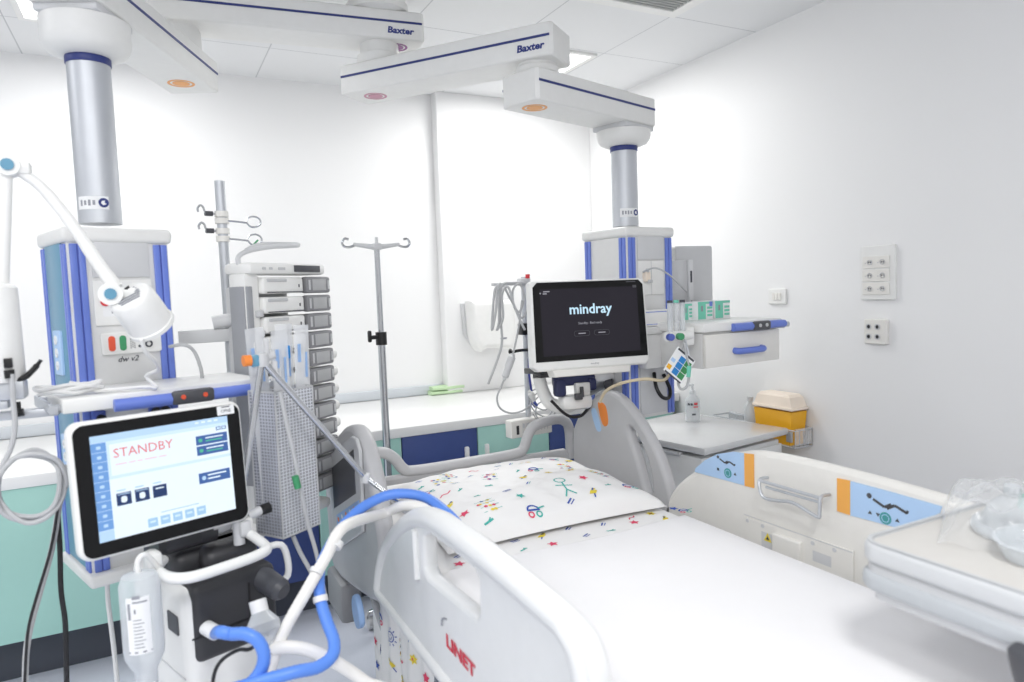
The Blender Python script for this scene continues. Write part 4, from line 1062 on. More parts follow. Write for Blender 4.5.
b.grid(lambda u, v: (bc.x+.0245*math.cos(a0-.7+1.4*u), bc.y+.0245*math.sin(a0-.7+1.4*u), zt-.32+.06*v), 8, 1, 0)
b.grid(lambda u, v: (bc.x+.0249*math.cos(a0-.4+.8*u), bc.y+.0249*math.sin(a0-.4+.8*u), zt-.28+.012*v), 8, 1, 1)
part('neck_label', b, [LABELW, INKL], t)
part('hanger_hook', B().tube([(bc.x, bc.y, zt-.025), (bc.x, bc.y, zt+.004), (bc.x+.016, bc.y+.008, zt+.012), tuple(FV @ V((-.045, -.04, .875)))], .006, seg=8), WHITE, t)

# ---- filter and hoses
q = lambda px, py, d: at(px, py, d=d)
t = thing('breathing_filter', 'clear round breathing filter below the dark valve knob', 'filter', q(266, 650, 1.53))
p0, p1 = q(258, 603, 1.54), q(270, 655, 1.51); d = (p1-p0).normalized()
b = B().cyl(p0, p0+d*.022, .016).cyl(p0+d*.018, p0+d*.045, .017, .036).cyl(p0+d*.045, p0+d*.062, .036).cyl(p0+d*.062, p0+d*.085, .036, .015).cyl(p0+d*.085, p1, .015)
part('filter_body', b, CLEARF, t)
part('filter_collar', B().cyl(p0+d*-.006, p0+d*.02, .0185), CABLEW, t)
def ridged(b, pts, r, mi=0, pitch=.011, n=8):
    """corrugated hose: radius ripples along the path"""
    p = smooth(pts, n); L = [0]
    for i in range(1, len(p)): L.append(L[-1]+(p[i]-p[i-1]).length)
    N = int(L[-1]/(pitch/2)); out = []; j = 0
    for k in range(N+1):
        s = L[-1]*k/N
        while j < len(L)-2 and L[j+1] < s: j += 1
        f = (s-L[j])/max(1e-9, L[j+1]-L[j]); out.append(p[j].lerp(p[j+1], min(1, f)))
    b.tube(out, [r*(1 if k % 2 else .95) for k in range(len(out))], mi, 12, n=1)
    return b
t = thing('breathing_hose', 'white hose arching from the breathing machine over the near bed rail', 'hose', q(262, 690, 1.5))
hw = [q(262, 720, 1.50), q(268, 676, 1.51), q(284, 632, 1.53), q(306, 592, 1.57), q(326, 557, 1.62), q(344, 527, 1.66), (.515, 1.80, .885), (.56, 1.74, .915), (.60, 1.68, .91), (.64, 1.64, .87), (.66, 1.615, .81)]
part('hose_tube', ridged(B(), hw, .0142), HOSEW, t)
part('cuff', B().cyl(q(337, 541, 1.64), q(334, 547, 1.63), .0172).cyl(q(318, 569, 1.595), q(316, 573, 1.59), .016), CABLEW, t)
t = thing('breathing_hose', 'white hose leaving the clear filter low across the floor view', 'hose', q(266, 652, 1.50))
part('hose_tube', ridged(B(), [q(268, 650, 1.515), q(285, 647, 1.51), q(305, 649, 1.52), q(322, 655, 1.53), q(342, 666, 1.54), q(365, 682, 1.55), q(392, 705, 1.56), (.30, 1.50, .35), (.36, 1.50, .10), (.44, 1.46, .016), (.55, 1.40, .016)], .0142), HOSEW, t)
t = thing('breathing_hose', 'short blue hose curling down from the white port of the breathing machine', 'hose', q(215, 632, 1.46))
v0 = FV @ V((.046, -.095, .712))
part('hose_tube', ridged(B(), [v0, q(220, 632, 1.45), q(232, 634, 1.44), q(246, 634, 1.43), q(258, 641, 1.43), q(264, 655, 1.43), q(261, 670, 1.43), q(250, 684, 1.42), q(230, 700, 1.41)], .0136), HOSEB, t)
t = thing('breathing_hose', 'long blue hose looping up from the floor view onto the pillow', 'hose', q(300, 670, 1.42))
hbp = [q(225, 692, 1.40), q(262, 681, 1.41), q(295, 672, 1.43), q(318, 667, 1.46), q(332, 656, 1.49), q(334, 641, 1.52), q(327, 622, 1.55), q(321, 602, 1.58), q(319, 583, 1.61), q(321, 565, 1.65), q(332, 542, 1.72), q(347, 521, 1.78), q(368, 504, 1.83), q(394, 494, 1.86), q(424, 497, 1.85), q(446, 512, 1.79), q(464, 531, 1.75)]
part('hose_tube', ridged(B(), hbp, .0136), HOSEB, t)
part('cuff', B().cyl(q(320, 596, 1.585), q(321, 602, 1.58), .0165), CABLEW, t)
solo('sensor_cable', B().tube([FV @ V((.185, -.055, .65)), q(252, 648, 1.48), q(238, 650, 1.47), q(222, 660, 1.46), q(214, 675, 1.46), q(212, 700, 1.46)], .004), CABLEB,
     'thin black sensor cable curving down the front of the breathing machine', 'cable')
# ---- jointed chrome hose arm
t = thing('hose_support_arm', 'jointed chrome arm holding the hoses over the near bed rail', 'support arm', q(243, 470, 1.74))
A0 = FV @ V((.175, .03, .935)); A1 = q(262, 360, 1.76); A2 = V(at(366, 478, d=1.92)); A3 = V((.575, 1.76, .895))
part('lower_rod', B().cyl(A0, A1, .0085, seg=14), CHROME, t)
part('upper_rod', B().cyl(A1, A2, .0085, seg=14), CHROME, t)
part('end_rod', B().cyl(A2, A3, .0065, seg=14), CHROME, t)
b = B().lathe([(.001, -.018), (.016, -.016), (.018, 0), (.016, .016), (.001, .018)], A1, 16).cyl(A1+V((-.005, 0, 0)), A1+V((.03, .01, .012)), .012)
part('elbow_joint', b, MGREY, t)
part('elbow_clip', B().box(A1+V((-.018, -.004, .0)), (.022, .024, .03), bev=.005), TEAL, t)
part('locking_knob', B().cyl(A1+V((-.028, -.01, .002)), A1+V((-.046, -.014, .002)), .014), ORANGE, t)
part('joint_tab', B().box(A1+V((.012, .0, .03)), (.012, .014, .05), bev=.004).box(A1+V((.03, .005, -.03)), (.014, .012, .05), bev=.003), MGREY, t)
part('end_joint', B().lathe([(.001, -.014), (.012, -.012), (.013, 0), (.012, .012), (.001, .014)], A2, 14), LGREY, t)
part('hose_clip', B().box(A3, (.03, .03, .02), bev=.006), LGREY, t)

# ================================================================ EXAM LAMP (far left)
LYP = 1.95
L = lambda px, py, y=LYP: at(px, py, y=y)
t = thing('examination_lamp', 'white jointed examination lamp clamped at the far left edge', 'lamp', L(0, 412))
hc = L(0, 340)
zt_, zb_ = L(2, 283).z, L(0, 382).z
part('housing', B().lathe([(.02, zt_), (.035, zt_-.003), (.043, zt_-.012), (.044, zt_-.03), (.046, zb_+.01), (.042, zb_)], (hc.x-.002, LYP, 0), 32), WHITE, t)
part('power_socket', B().box((hc.x+.018, LYP-.043, L(7, 362).z), (.016, .012, .022), bev=.002).cyl(L(9, 370, LYP-.045), L(10, 378, LYP-.045), .010), BLACK, t)
part('lower_arm', B().cyl(L(2, 286), L(7, 172), .0135, .0115, seg=20), WHITE, t)
j = L(9, 166)
jt = part('elbow_joint', B().cyl(j+V((0, -.022, 0)), j+V((0, .022, 0)), .024, seg=24).box(j+V((.022, 0, -.004)), (.04, .034, .03), bev=.008), WHITE, t)
part('joint_cap', B().cyl(j+V((0, -.0225, 0)), j+V((0, -.026, 0)), .013, seg=20), TEAL, jt)
part('stop_pin', B().cyl(L(22, 169), L(26, 171), .007), BLACK, jt)
up = [L(20, 172), L(38, 184), L(58, 206, 1.94), L(78, 233, 1.93), L(98, 263, 1.92), L(116, 288, 1.91)]
part('upper_arm', B().tube(up, [.011, .012, .013, .014, .015, .0165], seg=14), WHITE, t)
k = L(111, 294, 1.895)
jt = part('wrist_joint', B().cyl(k+V((0, -.024, 0)), k+V((0, .02, 0)), .026, seg=24).box(k+V((.03, 0, .0)), (.05, .03, .028), bev=.008), WHITE, t)
part('joint_cap', B().cyl(k+V((0, -.0245, 0)), k+V((0, -.028, 0)), .013, seg=20), TEAL, jt)
part('stop_pin', B().cyl(L(125, 288, 1.89), L(129, 292, 1.89), .009), BLACK, jt)
hc = L(138, 307, 1.90); ax = V((.42, .50, -.76)).normalized()       # lamp faces down and to the front
xx = ax.orthogonal().normalized(); Mh_ = fr(hc-ax*.040, V((.9, .3, .1)), V((0, 0, 1)).cross(V((.9, .3, .1))) )
zx = -ax; xv = V((1, .25, 0)); xv = (xv-zx*xv.dot(zx)).normalized(); yv = zx.cross(xv)
Mh_ = fr(hc, xv, yv)                                                  # z = back of the lamp
hd = part('lamp_head', B(Mh_).lathe([(.050, -.066), (.056, -.064), (.056, -.054), (.053, -.052), (.0525, .0), (.051, .026), (.046, .036), (.044, .0375), (.001, .038)], (0, 0, 0), 36), WHITE, t)
b = B(Mh_)
for q_ in range(6): b.box((-.004+.0, -.026+q_*.0095, .0372), (.060-.006*abs(q_-2.5), .0036, .006))
part('vent_slots', b, INKL, hd)
part('lamp_switch', B(Mh_).box((-.012, .03, .036), (.022, .014, .008), bev=.001), DGREY, hd)
b = B().box(L(8, 393)+V((-.02, 0, -.0)), (.075, .05, .03), bev=.004).box(L(2, 404)+V((-.02, -.0, 0)), (.07, .045, .02), bev=.004)
part('rail_clamp', b, SATIN, t)
part('clamp_bracket', B().box(V(L(0, 388))+V((-.0, .0, -.005)), (.10, .06, .045), bev=.006).box((-.27, 1.97, SZ-.028), (.12, .03, .02), bev=.004), SATIN, t)
part('clamp_lever', B().tube([L(15, 381, 1.93), L(25, 377, 1.93), L(34, 369, 1.93), L(41, 360, 1.93)], [.010, .012, .011, .007], seg=10, flat=.6), BLACK, t)
part('clamp_screw', B().cyl(L(17, 402, 1.93), L(18, 414, 1.93), .007).cyl(L(13, 414, 1.93), L(24, 412, 1.93), .009), BLACK, t)
# lamp's white cable: from the head down to a coil on the shelf
zc = SZ+.006
loops = []
cx_, cy_ = at(84, 377, z=SZ+.01).x, 2.0
for i in range(34):
    a = i*.62; r1, r2 = .062+.010*math.sin(i*1.3), .022+.006*math.cos(i*1.7)
    loops.append((cx_+r1*math.cos(a)*(1-.1*(i % 3 == 0)), cy_+r2*math.sin(a), zc+.003+.022*(i/34)+.004*math.sin(i*2.1)))
cab = [L(141, 340, 1.885), L(146, 352, 1.90), L(156, 362, 1.93), L(158, 370, 1.97), L(146, 377, 1.99)+V((0, 0, .002)), (.0, 1.985, zc), (-.03, 1.99, zc+.003)]
solo('coiled_lamp_cable', B().tube(cab+loops, .0048, seg=8, n=4), CABLEW, 'white cable coiled on the left shelf and rising to the lamp head', 'cable')
# coiled grey tube hanging at the left edge
pts = [L(12, 374, 1.90), L(13, 400, 1.90), L(15, 425, 1.90), L(11, 448, 1.90)]
cc, y_ = (30, 486), 1.90
for i in range(30):
    a = math.radians(-150+i*36); k = i/30
    rx, ry = 34+2.5*math.sin(i*1.1), 33+2.5*math.cos(i*1.4)
    pts.append(L(cc[0]+rx*math.cos(a)+2*math.sin(i), cc[1]+ry*math.sin(a)+2*math.cos(i*.7), y_+.012*math.sin(i*.9)))
solo('coiled_tube', B().tube(pts, .0055, seg=8, n=4), CABLEG, 'pale grey tube wound in a hanging coil at the left edge', 'tube')
for nm, r, m, pl, lab in (
    ('hanging_cable', .0075, CABLEG, [(66, 466, 2.18), (60, 500, 2.12), (52, 548, 2.10), (40, 592, 2.08), (31, 625, 2.06), (26, 655, 2.05), (25, 700, 2.04)], 'grey cable hanging furthest left in front of the mint cabinet'),
    ('hanging_cable', .0035, CABLEB, [(64, 466, 2.17), (59, 500, 2.105), (51, 548, 2.085), (38, 592, 2.065), (29, 625, 2.045), (26, 655, 2.035), (24, 700, 2.025)], 'thin black cable running along the grey hanging cable'),
    ('hanging_cable', .0065, CABLEB, [(62, 468, 2.20), (58, 505, 2.15), (60, 550, 2.12), (61, 590, 2.10), (65, 620, 2.10), (66, 650, 2.10), (67, 700, 2.10)], 'black cable hanging straight beside the left column'),
    ('hanging_cable', .0065, CABLEW, [(107, 575, 2.30), (108, 600, 2.30), (111, 625, 2.29), (114, 650, 2.28), (118, 690, 2.27)], 'white cable dropping from under the left column')):
    solo(nm, B().tube([at(a, b_, y=c_) for a, b_, c_ in pl], r, seg=8), m, lab, 'cable')
solo('column_cable', B().tube([(.04, 2.205, 1.345), (.075, 2.16, 1.35), (.10, 2.17, 1.33), (.115, 2.18, 1.28), (.118, 2.19, 1.24)], .005), CABLEG, 'short grey cable looping from the left column to the shelf', 'cable')

# ================================================================ LEFT DRIP POLE with hooks, carried by the left column
IX, IY = .220, 2.43
t = thing('drip_pole', 'steel pole with two hooks and two long wire loops beside the left column', 'drip pole', (IX, IY, .80))
part('pole', B().cyl((IX, IY, .80), (IX, IY, 1.85), .0155, seg=20), SATIN, t)
part('support_arm', B().box((.15, IY-.02, 1.36), (.16, .03, .042), bev=.004), LGREY, t)
part('clamp_joint', B().cyl((IX-.05, IY-.03, 1.40), (IX+.02, IY-.035, 1.41), .022).cyl((IX+.005, IY-.05, 1.40), (IX+.035, IY-.045, 1.40), .033), LGREY, t)
for k, (px, py) in enumerate(((199, 212), (197, 229))):
    z = at(222, py+2, y=IY).z
    h = part('hook_collar', B().cyl((IX, IY, z-.010), (IX, IY, z+.008), .021), WARM, t)
    part('bag_hook', B().tube([(IX-.01, IY, z), (IX-.03, IY-.005, z), (IX-.048, IY-.01, z+.004), (IX-.054, IY-.01, z+.020), (IX-.062, IY-.01, z+.025), (IX-.070, IY-.01, z+.015), (IX-.069, IY-.01, z+.004)], .0035, seg=8), CHROME, h)
    part('hook_grip', B().cyl((IX-.027, IY-.004, z), (IX-.05, IY-.009, z), .008), DGREY, h)
for k, (py, dz) in enumerate(((221, 0), (239, 0))):
    z = at(222, py, y=IY).z
    h = part('hook_collar', B().cyl((IX, IY, z-.009), (IX, IY, z+.009), .021), WARM, t)
    loop = [(IX+.01, IY-.01, z), (IX+.045, IY-.012, z-.003), (IX+.07, IY-.012, z-.006)]+[(IX+.094-.022*math.cos(a), IY-.012, z-.003+.017*math.sin(a)) for a in [math.radians(v) for v in (-10, -60, -110, -160, 150, 100, 50, 10)]]
    part('wire_loop', B().tube(loop, .003, seg=8), CHROME, h)
part('green_tie', B().tube([at(258, 240, y=IY-.02), at(252, 246, y=IY-.02), at(247, 249, y=IY-.02)], .003), GREEN, t)

# ================================================================ INFUSION PUMP STACK
PO = V((.283, 2.33, 0)); PA = math.radians(40)
PW = V((math.cos(PA), math.sin(PA), 0)); PN = V((math.sin(PA), -math.cos(PA), 0))
FP = fr(PO, PW, V((0, 0, 1)).cross(PW))               # x along the pumps, y to the back
RK = thing('pump_rack', 'tall white and grey docking rack holding the stacked infusion pumps', 'pump rack', (PO.x, PO.y, .74), PA)
part('rack_column', B(FP).box((-.030, .0, 1.15), (.060, .066, .80), bev=.008), WHITE, RK)
part('grey_face', B(FP).box((-.061, .0, 1.20), (.006, .056, .62), bev=.002).box((-.046, -.0335, 1.20), (.024, .006, .62), bev=.002), mat('slate grey plastic', (158, 160, 165), .45), RK)
b = B(FP)
for k in range(11): part('release_lever', B(FP).box((-.012, -.036, .80+.0625*k), (.026, .020, .022), bev=.004), LGREY, RK)
part('rack_spine', B(FP).box((.12, .085, 1.13), (.26, .03, .76), bev=.008), LGREY, RK)
part('rack_label', B(FP).box((-.042, -.037, 1.28), (.026, .003, .018)), LABELW, RK)
part('rack_foot', B(FP).box((.08, .02, .752), (.36, .16, .036), bev=.012), WHITE, RK)
rt = part('rack_head', B(FP).box((.125, .0, 1.565), (.36, .11, .036), bev=.012), WHITE, RK)
part('head_display', B(FP).box((.205, -.0565, 1.566), (.13, .004, .022), bev=.001), DGREY, rt)
part('head_keys', B(FP).box((.03, -.0562, 1.565), (.014, .003, .008)).box((.0, -.0562, 1.565), (.014, .003, .008)).box((.08, -.0562, 1.565), (.03, .003, .008)), MGREY, rt)
part('carry_handle', B(FP).tube([(-.045, .0, 1.575), (-.045, .0, 1.602), (.0, .0, 1.622), (.07, -.02, 1.636), (.15, -.03, 1.642), (.21, -.02, 1.648), (.20, .02, 1.652), (.12, .04, 1.650), (.05, .02, 1.640), (-.01, .0, 1.622)], .008, seg=8, n=5), LGREY, RK)
ZP = [1.512-.0625*k for k in range(12)]
ORD = ['topmost', 'second from the top', 'third from the top', 'fourth from the top', 'fifth from the top', 'sixth from the top', 'sixth from the bottom', 'fifth from the bottom', 'fourth from the bottom', 'third from the bottom', 'second from the bottom', 'lowest']
def make_pump(z):
    t = thing('infusion_pump', 'white infusion pump with grey screen, topmost of the stack', 'infusion pump', PO+V((0, 0, z-.028)), PA, 'infusion pumps stacked in the rack')
    Mp = FP @ Matrix.Translation((0, 0, z))
    bo = part('pump_body', B(Mp).box((.095, .005, 0), (.19, .11, .052), bev=.009, seg=3).box((.25, .02, 0), (.13, .09, .05), bev=.008), WHITE, t)
    part('syringe_slot', B(Mp).box((.06, -.0505, .016), (.09, .006, .010), bev=.002), MGREY, bo)
    part('body_mark', B(Mp).box((.165, -.051, -.002), (.004, .002, .010)).box((.10, -.051, -.022), (.17, .002, .003)), INK, bo)
    sc = part('pump_front', B(Mp).box((.262, -.042, 0), (.125, .030, .056), bev=.008), PUMPBEZ, t)
    part('pump_screen', B(Mp).box((.262, -.0575, .0), (.072, .002, .038), bev=.0005), PUMPSCR, sc)
    part('pump_keys', B(Mp).box((.211, -.0575, .0), (.008, .002, .034)), MGREY, sc)
    part('stop_key', B(Mp).box((.312, -.0575, .0), (.008, .002, .030)), MGREY, sc)
    return t
P0 = make_pump(ZP[0])
KN = None
for k in range(1, 12):
    c = dup(P0, 'infusion_pump', PO+V((0, 0, ZP[k]-.028)), 'white infusion pump with grey screen, %s of the stack' % ORD[k])
    WM[c.name] = frz(c.location, PA)
    if k >= 4:
        part('end_knob', B(FP @ Matrix.Translation((0, 0, ZP[k]))).cyl((.325, -.01, .0), (.378, -.012, .0), .020, .018, seg=20), WHITE, c)
# ---- clear net holder with tubing packs
CP = V((.300, 1.975, 0)); CA = math.radians(33)
FC = frz(CP, CA)
zc0, zc1 = .835, 1.225
HW, HD = .066, .050
t = thing('catheter_holder', 'tall clear mesh holder full of tubing packs hanging in front of the pumps', 'holder', (CP.x, CP.y, zc0), CA)
def wallq(b, p, q): b.grid(lambda u, v: (p[0]+(q[0]-p[0])*u, p[1]+(q[1]-p[1])*u, zc0+(zc1-zc0)*v), 4, 4)
b = B(FC); wallq(b, (-HW, -HD), (HW, -HD)); wallq(b, (HW, HD), (-HW, HD)); part('mesh_panel', b, WIREMESH, t)
b = B(FC); wallq(b, (-HW, HD), (-HW, -HD)); wallq(b, (HW, -HD), (HW, HD)); part('mesh_side', b, WIREM2, t)
b = B(FC)
for z in (zc0, zc1): b.tube([(-HW, -HD, z), (HW, -HD, z), (HW, HD, z), (-HW, HD, z)], .003, closed=True, n=1, seg=6)
for x in (-HW, HW):
    for y in (-HD, HD): b.tube([(x, y, zc0), (x, y, zc1)], .0025, n=1, seg=6)
b.box((0, 0, zc0), (2*HW, 2*HD, .004))
b.tube([(.0, HD, 1.20), (.02, HD+.10, 1.21), (.03, HD+.24, 1.21)], .006)
part('holder_frame', b, CABLEG, t)
for k, (x, y, h, w, tilt, blue, lab) in enumerate(((-.034, .022, 1.395, .062, -.05, 0, 'clear tubing pack furthest left and tallest in the mesh holder'), (-.012, -.015, 1.385, .056, .0, 0, 'clear tubing pack second from left in the mesh holder'),
                                        (.018, .012, 1.40, .060, .02, 1, 'clear tubing pack with a bright blue clip in the mesh holder'), (.046, -.02, 1.395, .054, .03, 0, 'clear tubing pack furthest right in the mesh holder'))):
    t2 = thing('tubing_pack', lab, 'tubing pack', FC @ V((x, y, zc0+.01)), CA, 'tubing packs in the mesh holder')
    Mx = FC @ Matrix.Translation((x, y, zc0+.01)) @ Matrix.Rotation(tilt, 4, 'Y')
    hh = h-zc0-.01
    part('wrapper', B(Mx).grid(lambda u, v: ((u-.5)*w, .006*math.sin(PI*u)*math.sin(v*9+k)-.004, hh*v), 6, 20), PACKM, t2)
    b = B(Mx)
    for s_ in (-.3, .0, .28): b.tube([(s_*w, .003, .01), (s_*w*.6+.006*math.sin(k), .004, hh*.5), (s_*w, .003, hh*.93)], .003, seg=6)
    part('tubing', b, CABLEW, t2)
    b = B(Mx); b.box((.2*w, -.009, hh*.80), (.006, .003, .07)); b.box((-.25*w, -.009, hh*.86), (.010, .002, .05)); part('print_strip', b, SKY, t2)
    if blue: part('blue_clip', B(Mx).box((.005, -.012, hh*.86), (.014, .008, .036), bev=.003), mat('bright blue clip', (52, 150, 226), .4), t2)
t = thing('loose_tube', 'clear tube with green clamp hanging in front of the mesh holder to the floor', 'tube', (0.33, 1.90, .5))
ptl = [(280, 392, 1.865), (287, 425, 1.86), (294, 455, 1.86), (300, 485, 1.86), (307, 520, 1.87), (316, 552, 1.87), (322, 580, 1.87), (326, 600, 1.87)]
part('tubing', B().tube([at(a, b_, y=c_) for a, b_, c_ in ptl], .0055, seg=8), CABLEG, t)
part('green_clamp', B().cyl(at(295, 476, y=1.852), at(298, 488, y=1.852), .009), GREEN, t)
solo('loose_tube', B().tube([at(a, b_, y=c_) for a, b_, c_ in ((293, 536, 1.93), (300, 552, 1.93), (310, 570, 1.92), (317, 582, 1.91), (322, 592, 1.9))], .006, seg=8), CABLEG, 'short clear tube end below the bottom of the mesh holder', 'tube')

# ================================================================ FREE-STANDING DRIP POLE behind the bed
DX, DY = .872, 2.93
t = thing('drip_stand', 'free-standing chrome drip pole with two hooks and a black collar behind the bed', 'drip stand', (DX, DY, 0))
part('upper_pole', B().cyl((DX, DY, 1.28), (DX, DY, 1.665), .0125, seg=20), CHROME, t)
part('lower_pole', B().cyl((DX, DY, .08), (DX, DY, 1.29), .0165, seg=20), CHROME, t)
part('collar', B().cyl((DX, DY, 1.255), (DX, DY, 1.31), .024, seg=20).cyl((DX-.02, DY-.01, 1.29), (DX-.05, DY-.02, 1.29), .009).box((DX-.056, DY-.02, 1.295), (.016, .02, .05), bev=.006), BLACK, t)
h = part('hook_head', B().box((DX, DY, 1.675), (.04, .035, .03), bev=.008).cyl((DX, DY, 1.66), (DX, DY, 1.715), .007), LGREY, t)
for s in (-1, 1):
    part('hook_arm', B().tube([(DX+s*.015, DY, 1.674), (DX+s*.10, DY, 1.685)], [.012, .008], n=1, seg=10), LGREY, h)
    part('bag_hook', B().tube([(DX+s*.09, DY, 1.683), (DX+s*.115, DY, 1.674), (DX+s*.138, DY, 1.676), (DX+s*.147, DY, 1.692), (DX+s*.137, DY, 1.708), (DX+s*.12, DY, 1.706)], .0055, seg=8), CHROME, h)
b = B()
for k in range(5):
    a = 2*PI*k/5+.3; b.tube([(DX, DY, .09), (DX+.11*math.cos(a), DY+.11*math.sin(a), .07)], .016, n=1, seg=10)
part('base_legs', b, CHROME, t)
for k in range(5):
    a = 2*PI*k/5+.3; part('castor', B().cyl((DX+.11*math.cos(a)-.01, DY+.11*math.sin(a), .03), (DX+.11*math.cos(a)+.01, DY+.11*math.sin(a), .03), .03).box((DX+.11*math.cos(a), DY+.11*math.sin(a), .06), (.02, .02, .03)), LGREY, t)

# ================================================================ PATIENT MONITOR
NC = V((1.5075, 2.262, 1.341)); NW = V((.987, -.159, 0)).normalized()
FN = fr(NC, NW, V((0, .09, 1)))                        # x right, y up, z to the viewer
t = thing('patient_monitor', 'white-framed patient monitor with dark start screen above the far bed rail', 'monitor', (NC.x, NC.y, 1.10), math.atan2(NW.y, NW.x))
mb = part('monitor_case', B(FN).poly([(-.242, .152), (-.232, .160), (.232, .160), (.242, .152), (.246, -.166), (.228, -.184), (-.228, -.184), (-.25, -.166)], .055, z0=-.055, bev=.010, seg=3), WHITE, t)
part('display_glass', B(FN).poly([(-.232, .135), (-.214, .153), (.214, .153), (.232, .135), (.236, -.148), (-.236, -.148)], .003, z0=-.0015), GLASSBLK, mb)
b = B(FN).quad(0, .0, .41, .255, .0020, None, 0)
part('screen', b, SCRBLK, mb)
b = B(FN); b.text('mindray', .054, fr((.0, .045, .0025), (1, 0, 0), (0, 1, 0)), ext=.0002, bold=.0010, sx=1.02); part('screen_lettering', b, SCRCYAN, mb)
b = B(FN)
b.text('Standby : Bed ready', .0125, fr((-.005, -.008, .0025), (1, 0, 0), (0, 1, 0)), ext=.0001)
for x in (-.042, .042):
    b.poly(rrect(.066, .021, .009, 4, x, -.047), .0003, z0=.0024, mi=1, holes=[rrect(.0635, .0185, .008, 4, x, -.047)[::-1]])
    b.quad(x, -.047, .030, .0035, .0026, None, 0)
b.quad(-.178, .118, .026, .004, .0026, None, 0); b.quad(-.185, .110, .016, .004, .0026, None, 0); b.poly(circ(.003, 8, -.203, .112), .0003, z0=.0026)
b.quad(.195, .127, .016, .010, .0026, None, 1); b.quad(.180, .146, .042, .004, .0022, None, 1)
part('screen_marks', b, [SCRGREY, mat('screen dim line', (92, 92, 100), .4, emit=.4)], mb)
part('maker_mark', B(FN).text('mindray', .011, fr((.005, -.165, .0005), (1, 0, 0), (0, 1, 0)), ext=.0002), INKL, mb)
part('lower_ledge', B(FN).poly([(-.18, -.18), (.15, -.18), (.145, -.208), (-.17, -.208)], .07, z0=-.05, bev=.006), WARM, t)
FK = FN @ Matrix.Translation((.015, .075, -.20)) @ Matrix.Scale(1.07, 4)
part('dock_tray', B(FK).box((-.02, -.243, -.03), (.34, .022, .11), bev=.005).box((-.03, -.262, -.04), (.25, .02, .09), bev=.004), CHAR, t)
b = B(FK).box((-.01, -.290, -.02), (.17, .04, .05), bev=.01).box((-.075, -.315, -.01), (.045, .07, .05), bev=.014).box((.055, -.31, -.01), (.04, .05, .05), bev=.012)
part('navy_clamp', b, BLUED if False else mat('dark navy plastic', (44, 50, 92), .4), t)
b = B(FK).tube([(-.145, -.265, -.04), (-.13, -.32, -.05), (-.10, -.375, -.05), (-.03, -.395, -.05), (.04, -.36, -.05)], .026, seg=12, flat=.8)
b.box((.01, -.325, .01), (.06, .05, .03), bev=.006).box((-.01, -.375, -.02), (.13, .06, .07), bev=.02).box((.11, -.28, -.03), (.10, .05, .06), bev=.012)
part('mount_arm', b, WHITE, t)
part('mount_socket', B(FK).box((-.015, -.352, .03), (.03, .025, .02), bev=.004).box((.0, -.335, .03), (.014, .04, .012), bev=.003), DGREY, t)
part('mount_knob', B(FK).cyl((.12, -.315, -.02), (.15, -.315, -.01), .022), DGREY, t)
part('support_bar', B().tube([(1.54, 2.42, 1.03), (1.62, 2.46, 1.03), (1.72, 2.50, 1.05)], .02), SATIN, t)
part('arm_cable', B(FK).tube([(-.12, -.36, .01), (-.06, -.42, .01), (.0, -.43, .0), (.05, -.40, -.02)], .006), CABLEB, t)

# ================================================================ CABLE POLE beside the monitor
KX, KY = 1.508, 2.80
t = thing('cable_pole', 'thin steel pole left of the monitor, hung with cables above a white box', 'cable pole', (KX, KY, .85))
part('pole', B().cyl((KX, KY, .83), (KX, KY, 1.527), .013, seg=18), SATIN, t)
part('top_bracket', B().box((KX-.072, KY-.01, 1.497), (.184, .024, .013), bev=.003).box((KX-.005, KY-.01, 1.504), (.055, .035, .034), bev=.006), LGREY, t)
part('red_button', B().cyl((KX+.01, KY-.02, 1.52), (KX+.01, KY-.02, 1.538), .010), RED, t)
part('pole_clamp', B().box((KX-.005, KY-.015, 1.292), (.062, .05, .052), bev=.005), BLACK, t)
part('cable_hook', B().tube([(KX, KY-.02, 1.197), (KX-.057, KY-.025, 1.197), (KX-.097, KY-.03, 1.192), (KX-.10, KY-.04, 1.206)], .007), BLACK, t)
part('link_bar', B().tube([(KX, KY, 1.16), (KX+.12, KY-.10, 1.12), (KX+.23, KY-.26, 1.10)], .013), SATIN, t)
Mx = fr((KX-.012, KY-.03, .848), (1, .10, 0), (0, 0, 1))
bx = part('connector_box', B(Mx).poly(rrect(.224, .08, .006), .05, z0=-.03, bev=.004), WARM, t)
b = B(Mx)
for k in range(9): b.quad(-.05+k*.017, .003, .003, .045, .021, None, 1)
for k in range(7): b.quad(-.045+k*.022, .012, .011, .02, .0212, None, 2)
b.quad(-.078, -.004, .014, .04, .0212, None, 0)
part('slot', b, [CHAR, MGREY, LGREY], bx)
KYc = KY-.035
K = lambda px, py, y=KYc: at(px, py, y=y)
for lab, r, m, pl in (
    ('grey cable of the hanging bundle, its loose end lowest at far left', .0055, CABLEG, [(527, 283), (512, 283), (502, 286), (500, 310), (502, 340), (498, 358), (488, 384)]),
    ('grey cable with a long narrow loop on the left of the pole bracket', .0055, CABLEG, [(500, 284), (495, 290), (493, 308), (492, 330), (496, 310), (497, 292), (501, 283)]),
    ('grey cable looping from the bracket and back to the pole', .0055, CABLEG, [(500, 284), (499, 300), (499, 322), (497, 330), (503, 318), (502, 295), (508, 287), (514, 305), (520, 320), (525, 330)]),
    ('grey cable curling widest over the bracket, near the pole', .005, CABLEG, [(504, 286), (511, 300), (519, 312), (524, 298), (520, 284), (513, 290), (514, 306), (522, 318), (528, 305), (528, 288)])):
    solo('hanging_lead', B().tube([K(a, b_, KYc-.012*i) for i, (a, b_) in enumerate(pl)] if 'lowest' not in lab else [K(a, b_, KYc-.006*i) for i, (a, b_) in enumerate(pl)], r, seg=8), m, lab, 'cable', group='cables on the pole')
